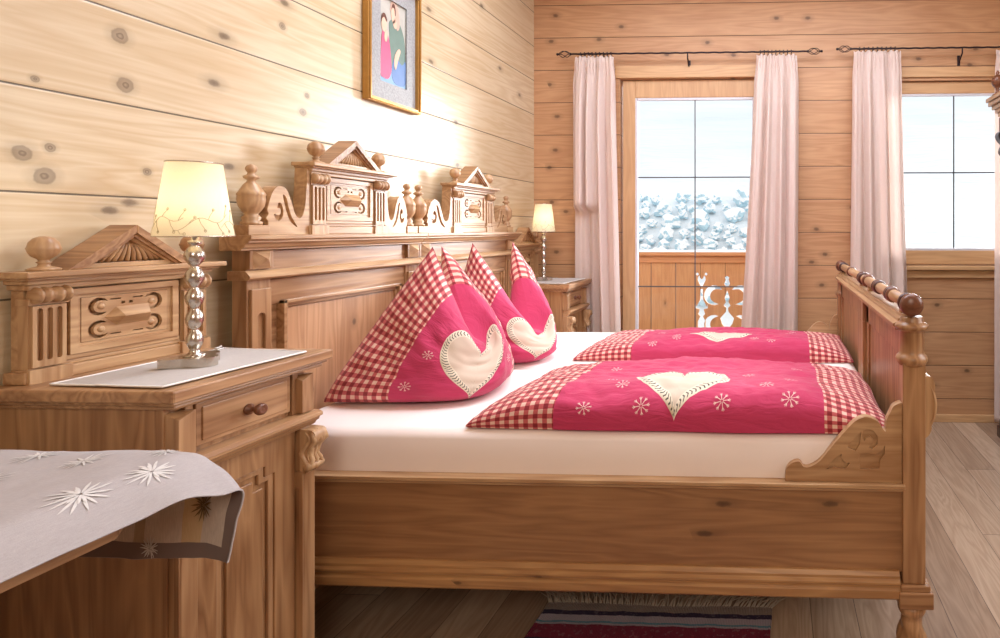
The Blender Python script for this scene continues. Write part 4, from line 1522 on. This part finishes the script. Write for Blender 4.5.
ns = make_nightstand()
ns2 = copy_tree(ns)
ns2.location.y += 2.118
ns2['label'] = 'carved wooden nightstand in the far corner beside the window side bed'

# ------------------------------------------------------------------ runner cloths and lamps on the nightstands
def make_runner():
    def F(u, v):
        p = [(-1.530, 1.085), (-1.268, 1.072), (-1.250, 1.395), (-1.515, 1.430)]
        A = Vector(p[0]).lerp(Vector(p[1]), u); Bq = Vector(p[3]).lerp(Vector(p[2]), u)
        q = A.lerp(Bq, v)
        z = .9505 + .0022 * (1 + noise.noise(Vector((q.x * 9, q.y * 8, 3)))) * (1 if u > .4 else .6)
        return (q.x, q.y, z)
    m = MB().surf(F, 40, 40)
    bd = [(i / 40, 0) for i in range(41)] + [(1, i / 40) for i in range(41)] + [(1 - i / 40, 1) for i in range(41)] + [(0, 1 - i / 40) for i in range(40)]
    m.tube([tuple(Vector(F(*q)) + Vector((0, 0, .0006))) for q in bd], .0016, 6, True, 1)
    o = build('table_runner', m, [M['runner'], M['runner_edge']], None, loc=(-1.4, 1.27, .949))
    s = o.modifiers.new('cloth', 'SOLIDIFY'); s.thickness = .0015; s.offset = 0
    return tag(o, 'pale grey linen runner on the near nightstand, under the nearer table lamp', 'table runner', 'linen runners on the nightstands')
ru = make_runner()
ru2 = ru.copy(); COL.objects.link(ru2); ru2.location.y += 2.118
ru2['label'] = 'pale grey linen runner on the far corner nightstand'

def make_lamp(x, y, z):
    t = thing('table_lamp', (x, y, z), 'lit table lamp with beaded metal stem on the near nightstand', 'table lamp', 'bedside lamps with beaded stems')
    m = MB()
    n = 72
    out = []
    for i in range(n):
        a = 2 * PI * i / n
        r = .043 * (1 + .26 * cos(3 * a + .9))
        out.append((x + r * cos(a) * 1.15, y + r * sin(a) * 1.1))
    m.prism(out, lambda a, b, d: (a, b, d), z, z + .021)
    build('base', m, M['nickel'], t, .003)
    m = MB()
    pr = [(.001, .020), (.020, .020), (.020, .024), (.012, .027), (.009, .034)]
    z0, pitch = .034, .0505
    for k in range(5):
        R = .0158 + .0008 * k
        for q in range(1, 10):
            tt = q / 10
            pr.append((.0065 + (R - .0065) * sin(PI * tt) ** .95, z0 + pitch * (k + tt)))
        pr.append((.0065, z0 + pitch * (k + 1)))
    pr += [(.012, .290), (.012, .297), (.006, .299), (.006, .318), (.001, .318)]
    m.lathe(pr, (x, y, z), 'Z', 28)
    build('stem', m, M['nickel'], t)
    m = MB().lathe([(.001, .318), (.016, .318), (.016, .345), (.001, .345)], (x, y, z), 'Z', 16)
    build('socket', m, M['plastic'], t)
    m = MB().lathe([(.012, .346), (.016, .360), (.024, .380), (.027, .400), (.022, .420), (.010, .430), (.001, .432)], (x, y, z), 'Z', 18)
    build('bulb', m, M['bulb'], t)
    zb, zt, rb, rt = .308, .484, .070, .049
    m = MB()
    m.surf(lambda u, v: (x + (rb + (rt - rb) * v) * cos(2 * PI * u), y + (rb + (rt - rb) * v) * sin(2 * PI * u), z + zb + (zt - zb) * v), 64, 12)
    # printed vine
    def SH(a, h, off=.0006):
        v = (h - zb) / (zt - zb)
        r = rb + (rt - rb) * v + off
        return (x + r * cos(a), y + r * sin(a), z + h)
    def vine(path, w=.0006):
        m.tube([SH(a, h) for a, h in path], w, 5, False, 1)
    rnd = random.Random(3)
    for s in range(5):
        a0 = s * 2 * PI / 5
        main_ = [(a0 + i * .125, .330 + .010 * sin(i * .75 + s) + .0022 * i) for i in range(13)]
        vine(main_)
        for i in range(1, 12, 2):
            a, h = main_[i]
            sg = 1 if (i // 2) % 2 else -1
            up = rnd.uniform(.016, .032)
            pth = [(a, h), (a + .06, h + sg * up * .45), (a + .13, h + sg * up * .75), (a + .16, h + sg * up)]
            pth = [(q, max(zb + .006, w)) for q, w in pth]
            vine(pth, .0005)
            ea, eh = pth[-1]
            vine([(ea + .030 * cos(k_ * PI / 4), eh + .0032 * sin(k_ * PI / 4)) for k_ in range(9)], .0006)
    sh = build('lamp_shade', m, [M['shade'], M['vine']], t, recalc=False)
    m = MB()
    m.tube([(x + rt * cos(2 * PI * i / 48), y + rt * sin(2 * PI * i / 48), z + zt) for i in range(48)], .0016, 6, True)
    m.tube([(x + rb * cos(2 * PI * i / 48), y + rb * sin(2 * PI * i / 48), z + zb) for i in range(48)], .0014, 6, True)
    for k in range(3):
        a = k * 2 * PI / 3
        m.tube([(x + .012 * cos(a), y + .012 * sin(a), z + .345), (x + .012 * cos(a), y + .012 * sin(a), z + .44), (x + rt * cos(a), y + rt * sin(a), z + zt - .004)], .0012, 5)
    build('shade_ring', m, M['nickel'], t)
    return t

LX, LY, LZ = -1.395, 1.248, .9545
l1 = make_lamp(LX, LY, LZ)
l2 = copy_tree(l1)
l2.location = (-1.472, 3.385, LZ)
l2['label'] = 'small lit table lamp with beaded stem in the far corner'
lamp('bulb_light', 'POINT', (LX, LY, LZ + .40), (1.0, .88, .70), .85, shadow_soft_size=.03)
lamp('bulb_light', 'POINT', (-1.472, 3.385, LZ + .40), (1.0, .88, .70), .85, shadow_soft_size=.03)
cb = MB().tube(smooth_poly([(LX - .02, LY + .075, LZ + .004), (LX - .06, LY + .11, LZ + .010), (LX - .10, LY + .14, LZ + .006), (LX - .12, LY + .17, LZ + .003), (LX - .13, LY + .185, LZ + .003)], 5), .0024, 6)
tag(build('lamp_cord', cb, M['cord'], None, loc=(LX - .07, LY + .13, LZ)), 'thin pale cord lying behind the near bedside lamp', 'cord')

# ------------------------------------------------------------------ table with cloth in the foreground
tb = thing('table', (-1.3, .45, 0), 'wooden table under the embroidered cloth at the lower left', 'table')
TZ = .876
ctop = [(-1.645, -.2), (-1.018, -.2), (-1.018, .80), (-1.10, .895), (-1.645, .895)]
build('tabletop', MB().prism(ctop, lambda a, b, d: (a, b, d), TZ - .078, TZ), M['bedY'], tb, .006)
build('apron', MB().box(-1.60, -1.30, -.12, .72, TZ - .16, TZ - .079), M['bedY'], tb, .003)
for (lx, ly) in ((-1.56, -.08), (-1.34, -.08), (-1.56, .68), (-1.44, .68)):
    build('leg', MB().box(lx - .03, lx + .03, ly - .03, ly + .03, 0, TZ - .079), M['bedZ'], tb, .005)


def spline1(knots, vals, t):
    """Catmull-Rom through (knot, vector) pairs"""
    n = len(knots)
    t = max(knots[0], min(knots[-1], t))
    i = 0
    while i < n - 2 and t > knots[i + 1]:
        i += 1
    k0, k1 = knots[i], knots[i + 1]
    h = k1 - k0
    u = (t - k0) / h
    def tan(j):
        if j == 0: return (vals[1] - vals[0]) / (knots[1] - knots[0])
        if j == n - 1: return (vals[-1] - vals[-2]) / (knots[-1] - knots[-2])
        return (vals[j + 1] - vals[j - 1]) / (knots[j + 1] - knots[j - 1])
    a, b = tan(i) * h, tan(i + 1) * h
    u2, u3 = u * u, u * u * u
    return vals[i] * (2 * u3 - 3 * u2 + 1) + a * (u3 - 2 * u2 + u) + vals[i + 1] * (-2 * u3 + 3 * u2) + b * (u3 - u2)

CA = [0, .042, .10, .31, .715]
CB = [0, .09, .185, .22, .27, .33, .42, .62, 1.0]
ROWS = [
    [(-.978, .930, .684), (-1.022, .944, .680), (-1.07, .952, .677), (-1.25, .950, .676), (-1.645, .950, .676)],
    [(-.968, .936, .752), (-1.015, .946, .770), (-1.055, .950, .775), (-1.25, .948, .780), (-1.645, .948, .780)],
    [(-.955, .930, .812), (-1.00, .936, .850), (-1.045, .936, .873), (-1.25, .935, .873), (-1.645, .935, .873)],
    [(-.957, .900, .820), (-.997, .905, .860), (-1.045, .908, .885), (-1.25, .908, .885), (-1.645, .908, .885)],
    [(-.966, .850, .838), (-.998, .852, .868), (-1.045, .855, .886), (-1.25, .855, .885), (-1.645, .855, .885)],
    [(-.974, .790, .834), (-1.000, .792, .866), (-1.043, .795, .887), (-1.25, .795, .885), (-1.645, .795, .885)],
    [(-.978, .700, .834), (-1.000, .702, .864), (-1.040, .705, .886), (-1.25, .705, .885), (-1.645, .705, .885)],
    [(-.980, .500, .834), (-1.000, .502, .864), (-1.040, .505, .886), (-1.25, .505, .885), (-1.645, .505, .885)],
    [(-.980, .110, .834), (-1.000, .110, .864), (-1.040, .110, .886), (-1.25, .110, .885), (-1.645, .110, .885)]]
ROWS = [[Vector(p) for p in r] for r in ROWS]
def CF(a, b):
    p = spline1(CB, [spline1(CA, r, a) for r in ROWS], b)
    w = .0040 * noise.noise(Vector((a * 7, b * 9, 0))) + .0020 * noise.noise(Vector((a * 25, b * 21, 5)))
    if b < .19:
        return (p.x, p.y + w * 1.5, p.z)
    return (p.x, p.y, p.z + w * (.9 if a > .05 else .5))
CW, CL = .71, 1.0
m = MB()
m.surf(lambda u, v: CF(u * CW, v * CL), 110, 170, 0, lambda u, v: (u * CW, v * CL))
p0, n0 = num_frame(CF, .3, .5)
CSGN = 1 if n0.z > 0 else -1
def under(a, b):
    p, n = num_frame(CF, min(a, CW - .002), min(b, CL - .002))
    return tuple(p - n * .0022 * CSGN)
m.surf(lambda u, v: under(u * CW, v * CL), 110, 170, 1, lambda u, v: (u * CW, v * CL))
def flower(m, fn, a, b, r, mi, flip, np_=15, rnd=None):
    rnd = rnd or random.Random(int(a * 1000))
    for ring, (np__, rr) in enumerate(((np_, 1.0), (11, .62))):
        for k in range(np__):
            t = 2 * PI * (k + .35 * ring) / np__ + rnd.uniform(-.12, .12)
            L = r * rr * rnd.uniform(.8, 1.1)
            ca, sa = cos(t), sin(t)
            pts = []
            for q, w in ((.10, .012), (.35, .042), (.6, .05), (.82, .034), (1.0, .004)):
                pts.append((a + ca * L * q, b + sa * L * q, w * r))
            vs = []
            for (x, y, w) in pts:
                for s in (-1, 1):
                    p, n = num_frame(fn, x - sa * w * s, y + ca * w * s)
                    vs.append(p + n * (.0012 + .0006 * ring) * flip)
            m.add(vs, [(2 * i, 2 * i + 1, 2 * i + 3, 2 * i + 2) for i in range(4)], mi, True)
for (a, b, r) in ((.085, .362, .040), (.072, .276, .036), (.060, .50, .036), (.34, .235, .034), (.22, .26, .03), (.30, .33, .035), (.20, .42, .034), (.42, .42, .034), (.12, .60, .034), (.13, .215, .026)):
    flower(m, CF, a, b, r, 2, CSGN)
for (a, b, r) in ((.082, .092, .034), (.30, .09, .034)):
    flower(m, CF, a, b, r, 3, -CSGN * 3.2)
for (a, b, r) in ((.188, .018, .020),):
    flower(m, CF, a, b, r, 2, -CSGN * 3.2)
# stitched edge
m.tube([CF(0, i / 120 * CL) for i in range(121)], .0016, 6, False, 0)
m.tube([CF(i / 80 * CW, 0) for i in range(81)], .0016, 6, False, 0)
tag(build('tablecloth', m, [M['linen'], M['cloth_back'], M['emb'], M['emb_gold']], None, loc=(-1.3, .6, .885), recalc=False),
    'grey linen tablecloth with white flower embroidery draped over the table at lower left', 'tablecloth')

# ------------------------------------------------------------------ rug
rg = thing('rug', (-.40, 1.4, 0), 'striped woven rag rug with yarn fringe on the floor below the bed', 'rug')
def rugf(u, v):
    x = -.772 + .752 * u
    y = .75 + 1.056 * v + .004 * sin(u * 9)
    return (x + .006 * sin(v * 14), y, .0105 + .0012 * sin(u * 40) * sin(v * 60) + .0008 * noise.noise(Vector((x * 30, y * 30, 0))))
m = MB()
m.surf(rugf, 60, 90)
m.surf(lambda u, v: (rugf(u, v)[0], rugf(u, v)[1], .0015), 60, 1)
n_ = 60
edge = [(0, i / n_) for i in range(n_)] + [(i / n_, 1) for i in range(n_)] + [(1, 1 - i / n_) for i in range(n_)] + [(1 - i / n_, 0) for i in range(n_)]
m.tube([(lambda p: (p[0], p[1], .0065))(rugf(*q)) for q in edge], .0055, 6, True)
build('weave', m, M['rug'], rg, loc=None)
rnd = random.Random(11)
m = MB()
for i in range(150):
    u = (i + rnd.random()) / 150
    x, y, z = rugf(u, 1)
    lean = (u - .5) * .16 + rnd.uniform(-.03, .03)
    L = rnd.uniform(.06, .11)
    m.tube([(x, y - .004, .008), (x + lean * .3 + rnd.uniform(-.004, .004), y + L * .35, .010 + rnd.uniform(0, .010)), (x + lean * .7, y + L * .7, .008 + rnd.uniform(0, .008)), (x + lean + rnd.uniform(-.008, .008), y + L, .004)], [.0022, .002, .0018, .0012], 5)
fr = build('fringe', m, M['fringe'], rg)
fr['kind'] = 'stuff'

# ------------------------------------------------------------------ framed picture on the left wall
PY0, PY1, PZ0, PZ1 = 2.095, 2.415, 1.800, 2.34
pic = thing('framed_picture', (XL + .001, (PY0 + PY1) / 2, PZ0), 'gilt framed picture of a veiled woman and child hanging high on the left wall', 'picture')
def pm(a, b, d): return (XL + .004 + d, a, b)
m = MB()
FWd = .020
m.prism([(PY0, PZ0), (PY1, PZ0), (PY1, PZ1), (PY0, PZ1)], pm, 0, .026, [[(PY0 + FWd, PZ0 + FWd), (PY1 - FWd, PZ0 + FWd), (PY1 - FWd, PZ1 - FWd), (PY0 + FWd, PZ1 - FWd)]])
m.prism([(PY0 + .004, PZ0 + .004), (PY1 - .004, PZ0 + .004), (PY1 - .004, PZ1 - .004), (PY0 + .004, PZ1 - .004)], pm, .026, .032, [[(PY0 + .012, PZ0 + .012), (PY1 - .012, PZ0 + .012), (PY1 - .012, PZ1 - .012), (PY0 + .012, PZ1 - .012)]])
build('frame', m, M['gold'], pic, .002)
a0, a1, b0, b1 = PY0 + FWd, PY1 - FWd, PZ0 + FWd, PZ1 - FWd
c0, c1, e0, e1 = PY0 + .085, PY1 - .075, PZ0 + .098, PZ1 - .085
build('mount', MB().prism([(a0, b0), (a1, b0), (a1, b1), (a0, b1)], pm, .006, .012, [[(c0, e0), (c1, e0), (c1, e1), (c0, e1)]]), M['mat_silver'], pic)
m = MB()
mats = ['print_sky', 'print_robe', 'print_pink', 'print_blue', 'print_skin', 'print_veil', 'print_hair', 'print_haze']
def layer(pts, k, mi, sm=True):
    P = [(c0 + x * (c1 - c0), e0 + y * (e1 - e0)) for x, y in pts]
    if sm: P = smooth_poly(P, 3, True)
    m.prism(P, pm, .004 + .0006 * k, .0046 + .0006 * k, (), mi)
layer([(0, 0), (1, 0), (1, 1), (0, 1)], 0, 0, False)
layer([(0, 0), (1, 0), (1, .16), (.7, .22), (.4, .14), (0, .1)], 1, 7, False)
layer([(.36, .72), (.46, .78), (.66, .80), (.82, .74), (.95, .60), (.98, .42), (.98, .22), (.70, .18), (.45, .2), (.36, .35), (.38, .55)], 2, 1)
layer([(.46, .20), (.60, .34), (.85, .28), (.99, .34), (.99, .06), (.70, .02), (.5, .06)], 3, 3)
layer([(.40, .86), (.42, .98), (.54, 1.0), (.68, .97), (.74, .86), (.76, .74), (.68, .68), (.60, .72), (.58, .80), (.50, .96)], 3, 5)
layer([(.43, .86), (.46, .93), (.54, .93), (.58, .86), (.57, .78), (.52, .74), (.46, .77)], 4, 4)
layer([(.44, .90), (.48, .97), (.56, .97), (.60, .88), (.58, .84), (.55, .92), (.48, .93)], 5, 6)
layer([(.50, .76), (.58, .80), (.66, .74), (.60, .69), (.52, .71)], 4, 4)
layer([(.56, .36), (.70, .46), (.78, .44), (.70, .34), (.60, .20), (.54, .24)], 6, 4)
layer([(.03, .10), (.06, .40), (.10, .58), (.20, .62), (.32, .56), (.40, .40), (.44, .18), (.34, .06), (.15, .05)], 4, 2)
layer([(.07, .66), (.09, .75), (.17, .78), (.25, .74), (.26, .65), (.20, .59), (.12, .60)], 5, 4)
layer([(.06, .69), (.08, .78), (.18, .81), (.27, .75), (.25, .72), (.17, .76), (.10, .74)], 6, 6)
layer([(.16, .54), (.22, .62), (.29, .60), (.26, .50), (.20, .48)], 7, 4)
build('print', m, [M[k] for k in mats], pic)

# ------------------------------------------------------------------ wardrobe at the right edge
wd = thing('wardrobe', (1.70, 2.80, 0), 'dark carved wardrobe with ball finials cut off by the right edge of the photo', 'wardrobe')
X0, X1, A, B = 1.352, 2.035, 2.20, 3.30
build('body', MB().box(X0 + .012, X1, A + .012, B - .012, .10, 1.96), M['darkwood'], wd, .003)
m = MB()
for q, (zz, e) in enumerate(((1.955, .010), (1.978, .022), (2.000, .036), (2.024, .052), (2.050, .062))):
    m.box(X0 - e, X1, A - e, B + e, zz, zz + .024)
build('cornice', m, M['carveY'], wd, .004)
m = MB()
m.box(X0 - .015, X1, A - .01, B + .012, 0.03, .10); m.box(X0 - .004, X1, A, B + .002, .10, .14)
build('plinth', m, M['darkwood'], wd, .006)
for yy in (A + .05, B - .05):
    m = MB().lathe([(.001, 0), (.022, 0), (.028, .012), (.030, .022), (.024, .03)], (X0 + .05, yy, 0), 'Z', 16)
    build('foot', m, M['darkwood'], wd)
    m = MB().lathe([(.001, 2.075), (.030, 2.075), (.030, 2.082), (.015, 2.088), (.010, 2.104), (.014, 2.110), (.010, 2.116), (.020, 2.126), (.032, 2.142), (.036, 2.160), (.032, 2.178), (.018, 2.194), (.008, 2.200), (.011, 2.210), (.006, 2.222), (.001, 2.225)], (X0 - .026, yy + (.02 if yy > 3 else -.02), 0), 'Z', 20)
    build('ball_finial', m, M['rodwood'], wd)
    s = 1 if yy > 3 else -1
    m = MB()
    m.box(X0 - .012, X0 + .012, yy - .036 , yy + .036, 1.862, 1.945)
    for q in range(3):
        m.box(X0 - .016, X0 - .012, yy - .026 + q * .020, yy - .014 + q * .020, 1.874, 1.934)
    build('corner_block', m, M['rodwood'], wd, .003)
    m = MB()
    sd = smooth_poly([(0, 1.86), (.040, 1.855), (.052, 1.83), (.040, 1.80), (.022, 1.78), (.030, 1.755), (.034, 1.735), (.020, 1.715), (0, 1.72)], 3)
    m.prism(sd, lambda a, b, d: (X0 + .012 - a, d, b), yy - .026, yy + .026)
    build('carved_corbel', m, M['darkwood'], wd, .002)
    m = MB().lathe([(.030, .16), (.034, .17), (.034, .20), (.024, .22), (.030, .26), (.034, .32), (.030, .40), (.024, .42), (.034, .44), (.026, .47), (.022, .52), (.026, 1.0), (.022, 1.52), (.030, 1.55), (.034, 1.58), (.024, 1.60), (.030, 1.64), (.034, 1.70), (.026, 1.715)], (X0 + .016, yy, 0), 'Z', 20)
    build('turned_column', m, M['darkwood'], wd)
for k, (ya, yb) in enumerate(((A + .11, (A + B) / 2 - .002), ((A + B) / 2 + .002, B - .11))):
    m = MB()
    m.prism([(ya, .16), (yb, .16), (yb, 1.84), (ya, 1.84)], lambda a, b, d: (d, a, b), X0 + .011, X0 - .006, [[(ya + .07, .24), (yb - .07, .24), (yb - .07, .86), (ya + .07, .86)], [(ya + .07, .95), (yb - .07, .95), (yb - .07, 1.76), (ya + .07, 1.76)]])
    dr = build('door', m, M['darkwood'], wd, .004)
    m = MB()
    kk = yb - .035 if k == 0 else ya + .035
    m.lathe([(.001, .0), (.012, -.0), (.008, -.010), (.014, -.022), (.010, -.030), (.001, -.032)], (X0 - .006, kk, 1.0), 'X', 14)
    build('knob', m, M['rodwood'], dr)
